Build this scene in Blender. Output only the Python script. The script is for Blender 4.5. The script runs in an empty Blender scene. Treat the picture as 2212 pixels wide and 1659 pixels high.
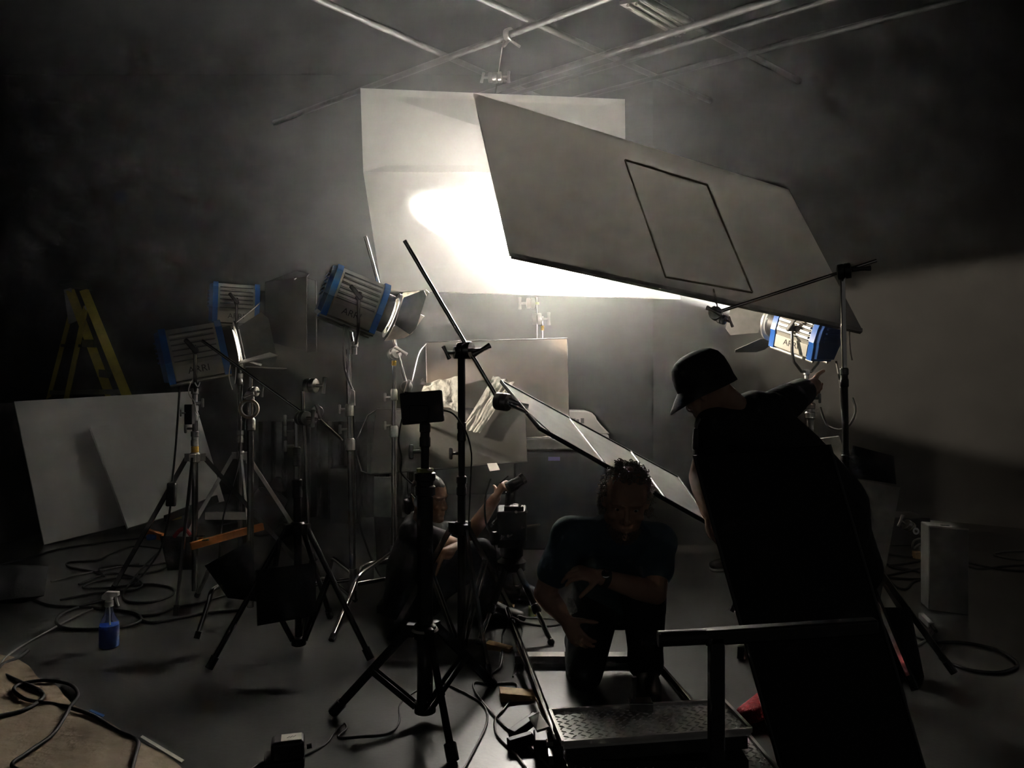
import bpy, math, random
from mathutils import Vector, Matrix, Euler
random.seed(7)
V = Vector
PI = math.pi
scn = bpy.context.scene
COL = scn.collection

# ------------------------------------------------------------------ camera, world, exposure
CAM_H = 1.25
FPX = 1660.0
cam_data = bpy.data.cameras.new('camera')
cam = bpy.data.objects.new('camera', cam_data)
COL.objects.link(cam)
cam.location = (0, 0, CAM_H)
cam.rotation_euler = (PI / 2, 0, 0)
cam_data.sensor_width = 36.0
cam_data.lens = 36.0 * FPX / 2212.0
cam_data.clip_start = 0.05
scn.camera = cam

world = bpy.data.worlds.new('ambient_fill')
scn.world = world
world.use_nodes = True
wn = world.node_tree
bg = wn.nodes['Background']
bg.inputs['Color'].default_value = (1.0, 0.97, 0.92, 1)
bg.inputs['Strength'].default_value = 0.036  # even ambient fill added to lift dark surfaces facing the camera
HAZE = 0.036        # thin stage smoke, built below as a bounded volume

scn.view_settings.view_transform = 'Standard'
scn.view_settings.look = 'None'
scn.view_settings.gamma = 1.0
scn.view_settings.use_curve_mapping = False
scn.view_settings.exposure = 0.0
scn.cycles.volume_bounces = 1
scn.cycles.sample_clamp_indirect = 0
scn.cycles.max_bounces = 6
scn.cycles.diffuse_bounces = 4

KEY_W = 92000.0      # lamp behind the near board, aimed at the hanging boards
SIDE_W = 800.0      # lamp on the left, aimed right
BACK_W = 170.0


def P(px, py, d):
    return V(((px - 1106.0) / FPX * d, d, CAM_H + (829.5 - py) / FPX * d))


def F(px, py, z=0.0):
    d = FPX * (CAM_H - z) / (py - 829.5)
    return V(((px - 1106.0) / FPX * d, d, z))


# ------------------------------------------------------------------ materials
def mat(name, col, rough=0.6, metal=0.0, noise=0.0, scale=20.0, bump=0.0, trans=0.0, spec=0.5, bscale=None, tcol=None):
    m = bpy.data.materials.new(name)
    m.use_nodes = True
    nt = m.node_tree
    b = nt.nodes['Principled BSDF']
    c = (col[0], col[1], col[2], 1)
    b.inputs['Base Color'].default_value = c
    b.inputs['Roughness'].default_value = rough
    b.inputs['Metallic'].default_value = metal
    b.inputs['Specular IOR Level'].default_value = spec
    tc = nt.nodes.new('ShaderNodeTexCoord')
    if noise > 0:
        n = nt.nodes.new('ShaderNodeTexNoise')
        n.inputs['Scale'].default_value = scale
        n.inputs['Detail'].default_value = 5
        nt.links.new(tc.outputs['Object'], n.inputs['Vector'])
        r = nt.nodes.new('ShaderNodeValToRGB')
        lo = 1 - noise
        hi = 1 + noise
        r.color_ramp.elements[0].position = 0.3
        r.color_ramp.elements[1].position = 0.7
        r.color_ramp.elements[0].color = (min(1, c[0] * lo), min(1, c[1] * lo), min(1, c[2] * lo), 1)
        r.color_ramp.elements[1].color = (min(1, c[0] * hi), min(1, c[1] * hi), min(1, c[2] * hi), 1)
        nt.links.new(n.outputs['Fac'], r.inputs['Fac'])
        nt.links.new(r.outputs['Color'], b.inputs['Base Color'])
    if bump > 0:
        n2 = nt.nodes.new('ShaderNodeTexNoise')
        n2.inputs['Scale'].default_value = bscale or scale
        n2.inputs['Detail'].default_value = 4
        nt.links.new(tc.outputs['Object'], n2.inputs['Vector'])
        bp = nt.nodes.new('ShaderNodeBump')
        bp.inputs['Strength'].default_value = bump
        bp.inputs['Distance'].default_value = 0.02
        nt.links.new(n2.outputs['Fac'], bp.inputs['Height'])
        nt.links.new(bp.outputs['Normal'], b.inputs['Normal'])
    if trans > 0:
        t = nt.nodes.new('ShaderNodeBsdfTranslucent')
        t.inputs['Color'].default_value = (tcol or col)[:3] + (1,) if tcol else c
        mx = nt.nodes.new('ShaderNodeMixShader')
        mx.inputs[0].default_value = trans
        nt.links.new(b.outputs[0], mx.inputs[1])
        nt.links.new(t.outputs[0], mx.inputs[2])
        nt.links.new(mx.outputs[0], nt.nodes['Material Output'].inputs['Surface'])
    return m


M = {}
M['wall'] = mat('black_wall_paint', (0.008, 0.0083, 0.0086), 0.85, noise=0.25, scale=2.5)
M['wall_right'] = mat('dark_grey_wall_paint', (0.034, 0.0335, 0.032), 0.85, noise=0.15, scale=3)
M['ceiling'] = mat('black_ceiling_paint', (0.006, 0.006, 0.006), 0.9, noise=0.2, scale=3)
M['floor'] = mat('grey_painted_floor', (0.060, 0.058, 0.054), 0.34, noise=0.28, scale=3.0, bump=0.03, bscale=60)
M['drape'] = mat('black_drape', (0.009, 0.009, 0.009), 0.9, noise=0.2, scale=8)
M['foam_grey'] = mat('dimmed_white_foam_board', (0.60, 0.585, 0.56), 0.6, noise=0.03, scale=4)  # white board greyed in colour for the weaker light on the upper sheet
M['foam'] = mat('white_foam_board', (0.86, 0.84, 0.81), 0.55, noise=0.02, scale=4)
M['foam_thin'] = mat('white_foam_sheet', (0.74, 0.72, 0.69), 0.6, noise=0.03, scale=5, trans=0.19)
M['foam_edge'] = mat('foam_cut_edge', (0.55, 0.53, 0.49), 0.8, noise=0.15, scale=40)
M['seam_tape'] = mat('shaded_seam_tape', (0.30, 0.27, 0.20), 0.6, noise=0.1, scale=30)  # tape with the patch's edge shadow put into its dark colour
M['chrome'] = mat('chromed_steel', (0.60, 0.59, 0.57), 0.14, 1.0, noise=0.06, scale=30)
M['steel'] = mat('worn_steel', (0.30, 0.295, 0.28), 0.26, 0.95, noise=0.15, scale=40)
M['castalu'] = mat('cast_aluminium', (0.42, 0.41, 0.39), 0.32, 0.85, noise=0.12, scale=50)
M['blackmetal'] = mat('black_painted_metal', (0.018, 0.018, 0.018), 0.45, noise=0.2, scale=40)
M['blackplastic'] = mat('black_plastic', (0.02, 0.02, 0.021), 0.5, noise=0.15, scale=40)
M['rubber'] = mat('black_rubber', (0.02, 0.02, 0.02), 0.55, noise=0.2, scale=60)
M['greycable'] = mat('grey_cable_sheath', (0.16, 0.155, 0.145), 0.5, noise=0.1, scale=60)
M['whitecord'] = mat('white_cord', (0.65, 0.62, 0.57), 0.6, noise=0.05, scale=60)
M['blue'] = mat('blue_enamel', (0.010, 0.11, 0.46), 0.35, noise=0.08, scale=30)
M['darkblue'] = mat('dark_blue_enamel', (0.015, 0.06, 0.22), 0.4, noise=0.1, scale=30)
M['silver'] = mat('silver_lamp_housing', (0.40, 0.39, 0.35), 0.42, 0.4, noise=0.05, scale=25)
M['silver_dark'] = mat('housing_groove', (0.10, 0.10, 0.10), 0.6, noise=0.1, scale=25)
M['lampletter'] = mat('dark_lettering', (0.03, 0.03, 0.03), 0.6, noise=0.05, scale=20)
M['barn'] = mat('barn_door_sheet', (0.16, 0.16, 0.15), 0.5, 0.2, noise=0.15, scale=25)
M['barn_in'] = mat('pale_barn_door_sheet', (0.66, 0.62, 0.54), 0.45, 0.3, noise=0.1, scale=25)  # paler sheet than the other leaves
M['yellow'] = mat('yellow_fibreglass', (0.62, 0.50, 0.08), 0.55, noise=0.12, scale=20)
M['alu'] = mat('aluminium', (0.60, 0.58, 0.55), 0.4, 0.6, noise=0.08, scale=30)
M['yellowband'] = mat('yellow_paint_band', (0.70, 0.40, 0.03), 0.5, noise=0.1, scale=30)
M['orange'] = mat('orange_varnished_wood', (0.62, 0.20, 0.045), 0.5, noise=0.2, scale=25)
M['wood'] = mat('raw_pine', (0.52, 0.34, 0.16), 0.65, noise=0.25, scale=30)
M['kraft'] = mat('kraft_paper', (0.36, 0.275, 0.19), 0.75, noise=0.12, scale=9, bump=1.0, bscale=9)
M['blacksack'] = mat('black_canvas', (0.010, 0.010, 0.0105), 0.8, noise=0.3, scale=50, bump=0.15, bscale=90)
M['red'] = mat('red_webbing', (0.42, 0.02, 0.02), 0.6, noise=0.15, scale=50)
M['duvetyne'] = mat('black_flag_cloth', (0.030, 0.029, 0.028), 0.9, noise=0.15, scale=9, bump=0.2, bscale=5)
M['brownflag'] = mat('warm_lit_flag_cloth', (0.11, 0.088, 0.068), 0.85, noise=0.12, scale=4, bump=0.25, bscale=4)  # black flag cloth with warm lamplight put into its colour
M['greyflag'] = mat('grey_flag_cloth', (0.036, 0.035, 0.031), 0.9, noise=0.12, scale=5, bump=0.2, bscale=5)
M['net'] = mat('grey_silk_diffusion', (0.62, 0.60, 0.57), 0.8, noise=0.08, scale=14, trans=0.3)
M['tracing'] = mat('crumpled_tracing_paper', (0.62, 0.62, 0.57), 0.55, noise=0.12, scale=30, bump=0.9, bscale=28, trans=0.35)
M['machine'] = mat('black_gloss_machine', (0.020, 0.026, 0.030), 0.25, noise=0.1, scale=10)
M['white'] = mat('white_plastic', (0.80, 0.78, 0.74), 0.4, noise=0.03, scale=20)
M['greykey'] = mat('grey_key', (0.25, 0.25, 0.25), 0.5, noise=0.05, scale=20)
M['violet'] = mat('violet_badge', (0.13, 0.11, 0.42), 0.4, noise=0.1, scale=60)
M['skin'] = mat('skin', (0.48, 0.29, 0.20), 0.5, noise=0.10, scale=16)
M['skin_tan'] = mat('tanned_skin', (0.33, 0.17, 0.095), 0.5, noise=0.10, scale=16)
M['eye'] = mat('eye_white', (0.6, 0.58, 0.54), 0.3, noise=0.03, scale=20)
M['iris'] = mat('dark_iris', (0.03, 0.02, 0.015), 0.2, noise=0.03, scale=20)
M['greyhair'] = mat('greying_curly_hair', (0.23, 0.20, 0.17), 0.6, noise=0.3, scale=60)
M['darkhair'] = mat('dark_hair', (0.02, 0.017, 0.014), 0.6, noise=0.3, scale=60)
M['beard'] = mat('short_grey_beard', (0.20, 0.16, 0.13), 0.8, noise=0.3, scale=120)
M['tee_blue'] = mat('dark_blue_jersey', (0.062, 0.105, 0.135), 0.85, noise=0.12, scale=30, bump=0.2, bscale=14)
M['tee_black'] = mat('black_jersey', (0.018, 0.018, 0.019), 0.85, noise=0.15, scale=30, bump=0.3, bscale=16)
M['tee_grey'] = mat('charcoal_jersey', (0.040, 0.040, 0.043), 0.85, noise=0.15, scale=30, bump=0.3, bscale=16)
M['trouser'] = mat('black_work_trousers', (0.015, 0.015, 0.016), 0.85, noise=0.15, scale=30, bump=0.3, bscale=18)
M['jeans'] = mat('dark_jeans', (0.030, 0.033, 0.042), 0.85, noise=0.2, scale=40, bump=0.3, bscale=18)
M['hat'] = mat('black_felt_hat', (0.020, 0.020, 0.020), 0.85, noise=0.15, scale=40)
M['boot'] = mat('black_leather_boot', (0.02, 0.018, 0.016), 0.45, noise=0.2, scale=40)
M['redshoe'] = mat('red_knitted_shoe', (0.50, 0.020, 0.022), 0.75, noise=0.35, scale=70, bump=0.8, bscale=70)
M['tape'] = mat('tan_tape_roll', (0.36, 0.28, 0.19), 0.6, noise=0.1, scale=40)
M['greentape'] = mat('pale_green_tape', (0.30, 0.33, 0.13), 0.6, noise=0.1, scale=40)
M['whitetape'] = mat('white_cloth_tape', (0.66, 0.63, 0.56), 0.7, noise=0.08, scale=40)
M['clamp'] = mat('blue_clip', (0.03, 0.16, 0.55), 0.4, noise=0.1, scale=40)
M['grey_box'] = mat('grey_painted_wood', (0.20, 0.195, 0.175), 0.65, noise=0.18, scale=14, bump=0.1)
M['clearsheet'] = mat('scratched_green_board', (0.085, 0.10, 0.085), 0.5, noise=0.4, scale=14)
M['bluecap'] = mat('blue_bottle_cap', (0.03, 0.04, 0.40), 0.35, noise=0.05, scale=40)
M['fluor'] = mat('fluorescent_tray', (0.16, 0.155, 0.14), 0.6, noise=0.15, scale=12)
M['pipe'] = mat('grid_pipe', (0.07, 0.07, 0.068), 0.55, 0.3, noise=0.15, scale=15)
M['plastic_grey'] = mat('grey_plastic_nozzle', (0.50, 0.50, 0.46), 0.5, noise=0.05, scale=30)


def glass_mat(name, col, rough=0.05, ior=1.35, alpha=1.0):
    m = bpy.data.materials.new(name)
    m.use_nodes = True
    b = m.node_tree.nodes['Principled BSDF']
    b.inputs['Base Color'].default_value = col + (1,)
    b.inputs['Transmission Weight'].default_value = alpha
    b.inputs['Roughness'].default_value = rough
    b.inputs['IOR'].default_value = ior
    n = m.node_tree.nodes.new('ShaderNodeTexNoise')
    n.inputs['Scale'].default_value = 30
    mr = m.node_tree.nodes.new('ShaderNodeMapRange')
    mr.inputs['To Min'].default_value = rough
    mr.inputs['To Max'].default_value = rough + 0.05
    m.node_tree.links.new(n.outputs['Fac'], mr.inputs['Value'])
    m.node_tree.links.new(mr.outputs[0], b.inputs['Roughness'])
    return m


M['bottle'] = glass_mat('clear_bottle_plastic', (0.85, 0.88, 0.92), 0.08, 1.2, 0.85)
M['liquid'] = glass_mat('blue_cleaner', (0.015, 0.11, 0.80), 0.05, 1.33, 0.2)
M['lens'] = glass_mat('fresnel_lens', (0.9, 0.92, 0.95), 0.1, 1.45, 0.3)


def glow_mat(name, col, s):
    m = bpy.data.materials.new(name)
    m.use_nodes = True
    b = m.node_tree.nodes['Principled BSDF']
    b.inputs['Base Color'].default_value = (0.8, 0.8, 0.8, 1)
    b.inputs['Emission Color'].default_value = col + (1,)
    b.inputs['Emission Strength'].default_value = s
    n = m.node_tree.nodes.new('ShaderNodeTexNoise')
    n.inputs['Scale'].default_value = 40
    m.node_tree.links.new(n.outputs['Fac'], b.inputs['Roughness'])
    return m


M['lens_on'] = glow_mat('burning_fresnel_lens', (1.0, 0.88, 0.7), 6.0)


# ------------------------------------------------------------------ mesh builder
def frame_for(t, side=None):
    t = t.normalized()
    ref = side if side is not None else (V((0, 0, 1)) if abs(t.z) < 0.9 else V((1, 0, 0)))
    u = ref - t * ref.dot(t)
    if u.length < 1e-6:
        u = V((0, 1, 0)) - t * t.y
    u.normalize()
    return t, u, t.cross(u)


class MB:
    def __init__(self):
        self.v = []
        self.f = []

    def ring_loft(self, rings, cap=True, closed=False):
        n = len(rings[0])
        b0 = len(self.v)
        for r in rings:
            self.v.extend([tuple(p) for p in r])
        m = len(rings)
        for i in range(m if closed else m - 1):
            a = b0 + i * n
            b = b0 + ((i + 1) % m) * n
            for k in range(n):
                k2 = (k + 1) % n
                self.f.append((a + k, a + k2, b + k2, b + k))
        if cap and not closed:
            self.f.append(tuple(b0 + k for k in reversed(range(n))))
            self.f.append(tuple(b0 + (m - 1) * n + k for k in range(n)))

    def tube(self, pts, r, n=10, cap=True, closed=False):
        pts = [V(p) for p in pts]
        m = len(pts)
        rings = []
        u = None
        for i, p in enumerate(pts):
            if closed:
                t = pts[(i + 1) % m] - pts[i - 1]
            else:
                t = pts[min(i + 1, m - 1)] - pts[max(i - 1, 0)]
            if t.length < 1e-9:
                t = V((0, 0, 1))
            t.normalize()
            if u is None:
                _, u, w = frame_for(t)
            else:
                u = u - t * u.dot(t)
                if u.length < 1e-6:
                    _, u, w = frame_for(t)
                u.normalize()
            w = t.cross(u)
            rr = r[i] if isinstance(r, (list, tuple)) else r
            rings.append([p + u * (rr * math.cos(2 * PI * k / n)) + w * (rr * math.sin(2 * PI * k / n)) for k in range(n)])
        self.ring_loft(rings, cap, closed)
        return self

    def limb(self, pts, rs, side=None, n=16):
        """rounded, tapering limb; rs are radii or (side, front) radii"""
        pts = [V(p) for p in pts]
        rs = [r if isinstance(r, tuple) else (r, r) for r in rs]
        m = len(pts)
        rings = []
        tans = [(pts[min(i + 1, m - 1)] - pts[max(i - 1, 0)]).normalized() for i in range(m)]
        sd = side

        def ring(p, t, a, b):
            _, u, w = frame_for(t, sd)
            return [p + u * (a * math.cos(2 * PI * k / n)) + w * (b * math.sin(2 * PI * k / n)) for k in range(n)]
        a, b = rs[0]
        c = min(a, b)
        for s, o in ((0.15, 0.98), (0.5, 0.86), (0.8, 0.6), (0.95, 0.3)):
            rings.append(ring(pts[0] - tans[0] * c * o, tans[0], a * s, b * s))
        for i in range(m):
            rings.append(ring(pts[i], tans[i], *rs[i]))
            if i < m - 1:
                q = (pts[i] + pts[i + 1]) / 2
                rings.append(ring(q, (pts[i + 1] - pts[i]).normalized(), (rs[i][0] + rs[i + 1][0]) / 2, (rs[i][1] + rs[i + 1][1]) / 2))
        a, b = rs[-1]
        c = min(a, b)
        for s, o in ((0.95, 0.3), (0.8, 0.6), (0.5, 0.86), (0.15, 0.98)):
            rings.append(ring(pts[-1] + tans[-1] * c * o, tans[-1], a * s, b * s))
        self.ring_loft(rings)
        return self

    def box(self, c, s, R=None):
        c = V(c)
        hx, hy, hz = s[0] / 2, s[1] / 2, s[2] / 2
        b = len(self.v)
        for x, y, z in ((-1, -1, -1), (1, -1, -1), (1, 1, -1), (-1, 1, -1), (-1, -1, 1), (1, -1, 1), (1, 1, 1), (-1, 1, 1)):
            p = V((x * hx, y * hy, z * hz))
            if R is not None:
                p = R @ p
            self.v.append(tuple(c + p))
        for q in ((0, 3, 2, 1), (4, 5, 6, 7), (0, 1, 5, 4), (1, 2, 6, 5), (2, 3, 7, 6), (3, 0, 4, 7)):
            self.f.append(tuple(b + k for k in q))
        return self

    def beam(self, a, b, w, h, side=None):
        a, b = V(a), V(b)
        t, u, q = frame_for(b - a, side)
        R = Matrix((u, q, t)).transposed()
        return self.box((a + b) / 2, (w, h, (b - a).length), R)

    def lathe(self, prof, o=(0, 0, 0), axis=(0, 0, 1), n=24, cap=True):
        o = V(o)
        t, u, w = frame_for(V(axis))
        rings = [[o + t * z + u * (r * math.cos(2 * PI * k / n)) + w * (r * math.sin(2 * PI * k / n)) for k in range(n)] for r, z in prof]
        self.ring_loft(rings, cap)
        return self

    def ringband(self, ro, ri, h, o, axis, n=32):
        o = V(o)
        t, u, w = frame_for(V(axis))
        rings = []
        for k in range(n):
            c = u * math.cos(2 * PI * k / n) + w * math.sin(2 * PI * k / n)
            rings.append([o + c * ri - t * h / 2, o + c * ro - t * h / 2, o + c * ro + t * h / 2, o + c * ri + t * h / 2])
        self.ring_loft(rings, False, True)
        return self

    def prism(self, poly, o, X, Y, depth):
        o, X, Y = V(o), V(X), V(Y)
        Z = X.cross(Y).normalized()
        a = [o + X * p[0] + Y * p[1] - Z * depth / 2 for p in poly]
        b = [o + X * p[0] + Y * p[1] + Z * depth / 2 for p in poly]
        self.ring_loft([a, b])
        return self

    def slab(self, p, t):
        p = [V(q) for q in p]
        nrm = (p[1] - p[0]).cross(p[3] - p[0]).normalized()
        self.ring_loft([[q - nrm * t / 2 for q in p], [q + nrm * t / 2 for q in p]])
        return self

    def sphere(self, c, r, n=16, m=10, R=None):
        c = V(c)
        if not isinstance(r, (tuple, list)):
            r = (r, r, r)
        rings = []
        for i in range(m + 1):
            th = max(0.02, min(PI - 0.02, PI * i / m))
            ring = []
            for k in range(n):
                ph = 2 * PI * k / n
                p = V((r[0] * math.sin(th) * math.cos(ph), r[1] * math.sin(th) * math.sin(ph), -r[2] * math.cos(th)))
                if R is not None:
                    p = R @ p
                ring.append(c + p)
            rings.append(ring)
        self.ring_loft(rings)
        return self

    def build(self, name, m, parent=None, smooth=35, local=False):
        me = bpy.data.meshes.new(name)
        me.from_pydata(self.v, [], self.f)
        me.validate()
        o = bpy.data.objects.new(name, me)
        COL.objects.link(o)
        if m is not None:
            me.materials.append(m)
        if smooth:
            me.shade_smooth()
            me.set_sharp_from_angle(angle=math.radians(smooth))
        me.update()
        if parent is not None:
            o.parent = parent
            if not local:
                base = parent
                off = V((0, 0, 0))
                while base is not None:
                    if base.type == 'EMPTY':
                        off = V(base.location)
                    base = base.parent
                if parent.type == 'EMPTY':
                    o.matrix_parent_inverse = Matrix.Translation(-off)
        else:
            c = sum((V(q) for q in self.v), V((0, 0, 0))) / len(self.v)
            zmin = min(q[2] for q in self.v)
            c.z = zmin
            me.transform(Matrix.Translation(-c))
            o.location = c
        return o


def bevel(o, w=0.004, seg=2):
    b = o.modifiers.new('bevel', 'BEVEL')
    b.width = w
    b.segments = seg
    b.limit_method = 'ANGLE'
    return o


def tag(o, label, cat, group=None, kind=None):
    if label:
        o['label'] = label
    if cat:
        o['category'] = cat
    if group:
        o['group'] = group
    if kind:
        o['kind'] = kind
    return o


def empty(name, loc, label, cat, group=None, Mx=None):
    o = bpy.data.objects.new(name, None)
    COL.objects.link(o)
    o.empty_display_size = 0.05
    if Mx is not None:
        o.matrix_world = Mx
    else:
        o.location = loc
    return tag(o, label, cat, group)


def structure(name, mb, m, parent=None):
    o = mb.build(name, m, parent, smooth=30)
    o['kind'] = 'structure'
    return o


def text_part(name, s, size, m, parent, Mx, depth=0.0008):
    cu = bpy.data.curves.new(name, 'FONT')
    cu.body = s
    cu.size = size
    cu.extrude = depth
    cu.align_x = 'CENTER'
    cu.align_y = 'CENTER'
    t = bpy.data.objects.new(name, cu)
    COL.objects.link(t)
    dg = bpy.context.evaluated_depsgraph_get()
    me = bpy.data.meshes.new_from_object(t.evaluated_get(dg))
    bpy.data.objects.remove(t)
    me.transform(Mx)
    me.materials.clear()
    me.materials.append(m)
    o = bpy.data.objects.new(name, me)
    COL.objects.link(o)
    o.parent = parent
    return o


def spline(pts, k=6):
    """Catmull-Rom through points"""
    pts = [V(p) for p in pts]
    out = []
    n = len(pts)
    for i in range(n - 1):
        p0, p1, p2, p3 = pts[max(i - 1, 0)], pts[i], pts[i + 1], pts[min(i + 2, n - 1)]
        for j in range(k):
            t = j / k
            out.append(0.5 * ((2 * p1) + (p2 - p0) * t + (2 * p0 - 5 * p1 + 4 * p2 - p3) * t * t + (3 * p1 - p0 - 3 * p2 + p3) * t ** 3))
    out.append(pts[-1])
    return out


# ------------------------------------------------------------------ the setting
ZC = 4.75
structure('floor', MB().box((0, 3.5, -0.05), (20, 17, 0.1)), M['floor'])
structure('ceiling', MB().box((0, 3.5, ZC + 0.05), (20, 17, 0.1)), M['ceiling'])
structure('wall_back', MB().box((-2.95, 8.75, ZC / 2), (9.9, 0.1, ZC)), M['wall'])
structure('wall_left', MB().box((-7.0, 3.5, ZC / 2), (0.1, 10.6, ZC)), M['wall'])
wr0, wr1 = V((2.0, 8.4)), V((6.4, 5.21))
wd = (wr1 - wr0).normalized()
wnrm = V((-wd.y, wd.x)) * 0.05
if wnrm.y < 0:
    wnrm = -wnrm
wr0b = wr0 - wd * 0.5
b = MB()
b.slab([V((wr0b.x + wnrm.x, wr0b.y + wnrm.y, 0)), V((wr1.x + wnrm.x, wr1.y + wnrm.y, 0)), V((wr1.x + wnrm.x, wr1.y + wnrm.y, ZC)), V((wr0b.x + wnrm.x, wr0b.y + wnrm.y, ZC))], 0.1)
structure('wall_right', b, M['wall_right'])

# low black drape standing along the back
rings = []
for zz in (0.004, 0.45, 0.9):
    ring = []
    for i in range(121):
        x = -2.5 + i * (1.7 / 120)
        ring.append(V((x, 7.18 + 0.025 * math.sin(i * 0.83) + 0.02 * math.sin(i * 0.31 + 1), zz)))
    for i in reversed(range(121)):
        x = -2.5 + i * (1.7 / 120)
        ring.append(V((x, 7.195 + 0.025 * math.sin(i * 0.83) + 0.02 * math.sin(i * 0.31 + 1), zz)))
    rings.append(ring)
b = MB()
b.ring_loft(rings)
tag(b.build('stage_curtain', M['drape']), 'low black pleated curtain standing behind the left lamp stands', 'curtain')

# ceiling grid pipes (z = 4.2)
GZ = 4.2


def G(px, py, z=GZ):
    d = FPX * (z - CAM_H) / (829.5 - py)
    return V(((px - 1106) / FPX * d, d, z))


def extend(a, b, s, e):
    d = (b - a).normalized()
    return a - d * s, b + d * e


pipes = [((2070, 0), (1330, 190), 2.2, 0.4, 'outermost ceiling pipe on the right, long and thin', 0.022),
         ((1790, 0), (1190, 180), 2.0, 0.7, 'ceiling pipe running just right of the fluorescent fixture', 0.022),
         ((1670, 0), (1240, 140), 2.0, 0.8, 'ceiling pipe touching the end of the fluorescent fixture', 0.030),
         ((1300, 0), (1100, 75), 2.0, 2.0, 'ceiling pipe carrying the clamp above the hanging boards', 0.028)]
for a, b_, s, e, lab, r in pipes:
    A, B = extend(G(*a), G(*b_), s, e)
    A, B = (A, B) if B.y > A.y else (B, A)
    B = A + (B - A) * ((8.68 - A.y) / (B.y - A.y))
    tag(MB().tube([A, B], r, 12).build('grid_pipe', M['pipe']), lab, 'pipe', 'ceiling grid pipes')
cross = [((1046, 0), (1410, 163), 2.5, 0.2, 'cross pipe passing over the clamp above the hanging boards'),
         ((1497, 54), (1616, 117), 2.0, 0.6, 'cross pipe starting at the end of the fluorescent fixture'),
         ((690, 0), (900, 93), 2.0, 0.8, 'cross pipe nearest the left side of the ceiling')]
for a, b_, s, e, lab in cross:
    A, B = extend(G(*a, GZ + 0.06), G(*b_, GZ + 0.06), s, e)
    dd_ = (B - A).normalized()
    nr_ = V((wd.y, -wd.x, 0))
    t_ = (V((wr0.x, wr0.y, 0)) - A).dot(nr_) / dd_.dot(nr_)
    if A.y + dd_.y * t_ > 8.68 or t_ < 0:
        t_ = (8.68 - A.y) / dd_.y
    B = A + dd_ * (t_ - 0.12)
    tag(MB().tube([A, B], 0.026, 12).build('grid_pipe', M['pipe']), lab, 'pipe', 'ceiling grid pipes')
# hangers from ceiling so that the grid is carried
# fluorescent fixture
q = [G(1338, 6, 4.32), G(1412, -6, 4.32), G(1500, 46, 4.32), G(1460, 77, 4.32)]
root = empty('fluorescent_fixture', sum(q, V()) / 4, 'long grey fluorescent ceiling tray hanging in the pipe grid', 'ceiling light')
MB().slab(q, 0.03).build('tray', M['fluor'], root)
ax0, ax1 = (q[0] + q[1]) / 2, (q[2] + q[3]) / 2
for k in (0.25, 0.5, 0.75):
    s0 = q[0].lerp(q[1], k) + V((0, 0, -0.03))
    s1 = q[3].lerp(q[2], k) + V((0, 0, -0.03))
    MB().tube([s0, s1], 0.014, 10).build('tube', M['fluor'], root)
for k in (0.15, 0.85):
    MB().beam(q[0].lerp(q[3], k), q[1].lerp(q[2], k), 0.03, 0.05).build('bracket', M['pipe'], root)

# thin smoke hanging over the back half of the stage
hm = bpy.data.materials.new('stage_smoke')
hm.use_nodes = True
hn = hm.node_tree
hn.nodes.remove(hn.nodes['Principled BSDF'])
hv = hn.nodes.new('ShaderNodeVolumeScatter')
hv.inputs['Color'].default_value = (0.97, 0.96, 0.93, 1)
hv.inputs['Density'].default_value = HAZE
hv.inputs['Anisotropy'].default_value = 0.72
hn.links.new(hv.outputs[0], hn.nodes['Material Output'].inputs['Volume'])
hb_ = MB()
hb_.ring_loft([[V((x, y, z)) for x, y in ((-3.2, 3.4), (2.9, 3.4), (2.9, 7.5), (1.9, 8.27), (1.9, 8.6), (-3.2, 8.6))] for z in (0.02, 4.7)])
tag(hb_.build('stage_smoke', hm, None, 0), 'thin smoke hanging in the air around the lit boards', 'smoke', None, 'stuff')

# ------------------------------------------------------------------ hanging boards
U0, U1 = P(779, 191, 7.1), P(1350, 215, 6.75)
K0, K1 = P(785, 372, 6.95), P(1392, 372, 6.5)
L0, L1 = P(825, 628, 6.3), P(1470, 646, 5.8)
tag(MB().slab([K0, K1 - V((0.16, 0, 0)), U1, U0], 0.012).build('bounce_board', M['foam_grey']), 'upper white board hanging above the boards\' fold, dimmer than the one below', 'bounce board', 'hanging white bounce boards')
tag(MB().slab([L0, L1, K1, K0], 0.012).build('bounce_board', M['foam']), 'lower hanging white board with the blown-out light spot', 'bounce board', 'hanging white bounce boards')

# ------------------------------------------------------------------ grips
def gobo(parent, c, axis, r=0.034, handle=1, m='castalu', up=None, name='grip_head'):
    """knurled disc pair with a tee handle on the axis"""
    c, ax = V(c), V(axis).normalized()
    t, u, w = frame_for(ax)
    b = MB()
    b.lathe([(r * 0.5, -r * 0.9), (r * 0.95, -r * 0.8), (r, -r * 0.6), (r, -0.1 * r), (r * 0.8, 0), (r, 0.1 * r), (r, 0.6 * r), (r * 0.95, 0.75 * r), (r * 0.4, 0.85 * r)], c, ax, 20)
    b.tube([c + ax * r * 0.8, c + ax * r * 1.9], r * 0.25, 10)
    g = b.build(name, M[m], parent)
    if handle:
        h = MB()
        hc = c + ax * r * 2.0
        hd = V(up).normalized() if up is not None else (u * 0.8 + w * 0.6).normalized()
        h.limb([hc - hd * r * 1.1, hc - hd * r * 0.3, hc + hd * r * 0.3, hc + hd * r * 1.1], [(r * 0.34, r * 0.12), (r * 0.26, r * 0.2), (r * 0.26, r * 0.2), (r * 0.34, r * 0.12)], None, 10)
        o = h.build('tee_handle', M[m], None, smooth=40)
        # sub-part: keep world coordinates
        me = o.data
        me.transform(Matrix.Translation(o.location))
        o.location = (0, 0, 0)
        o.parent = g
    return g


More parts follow.
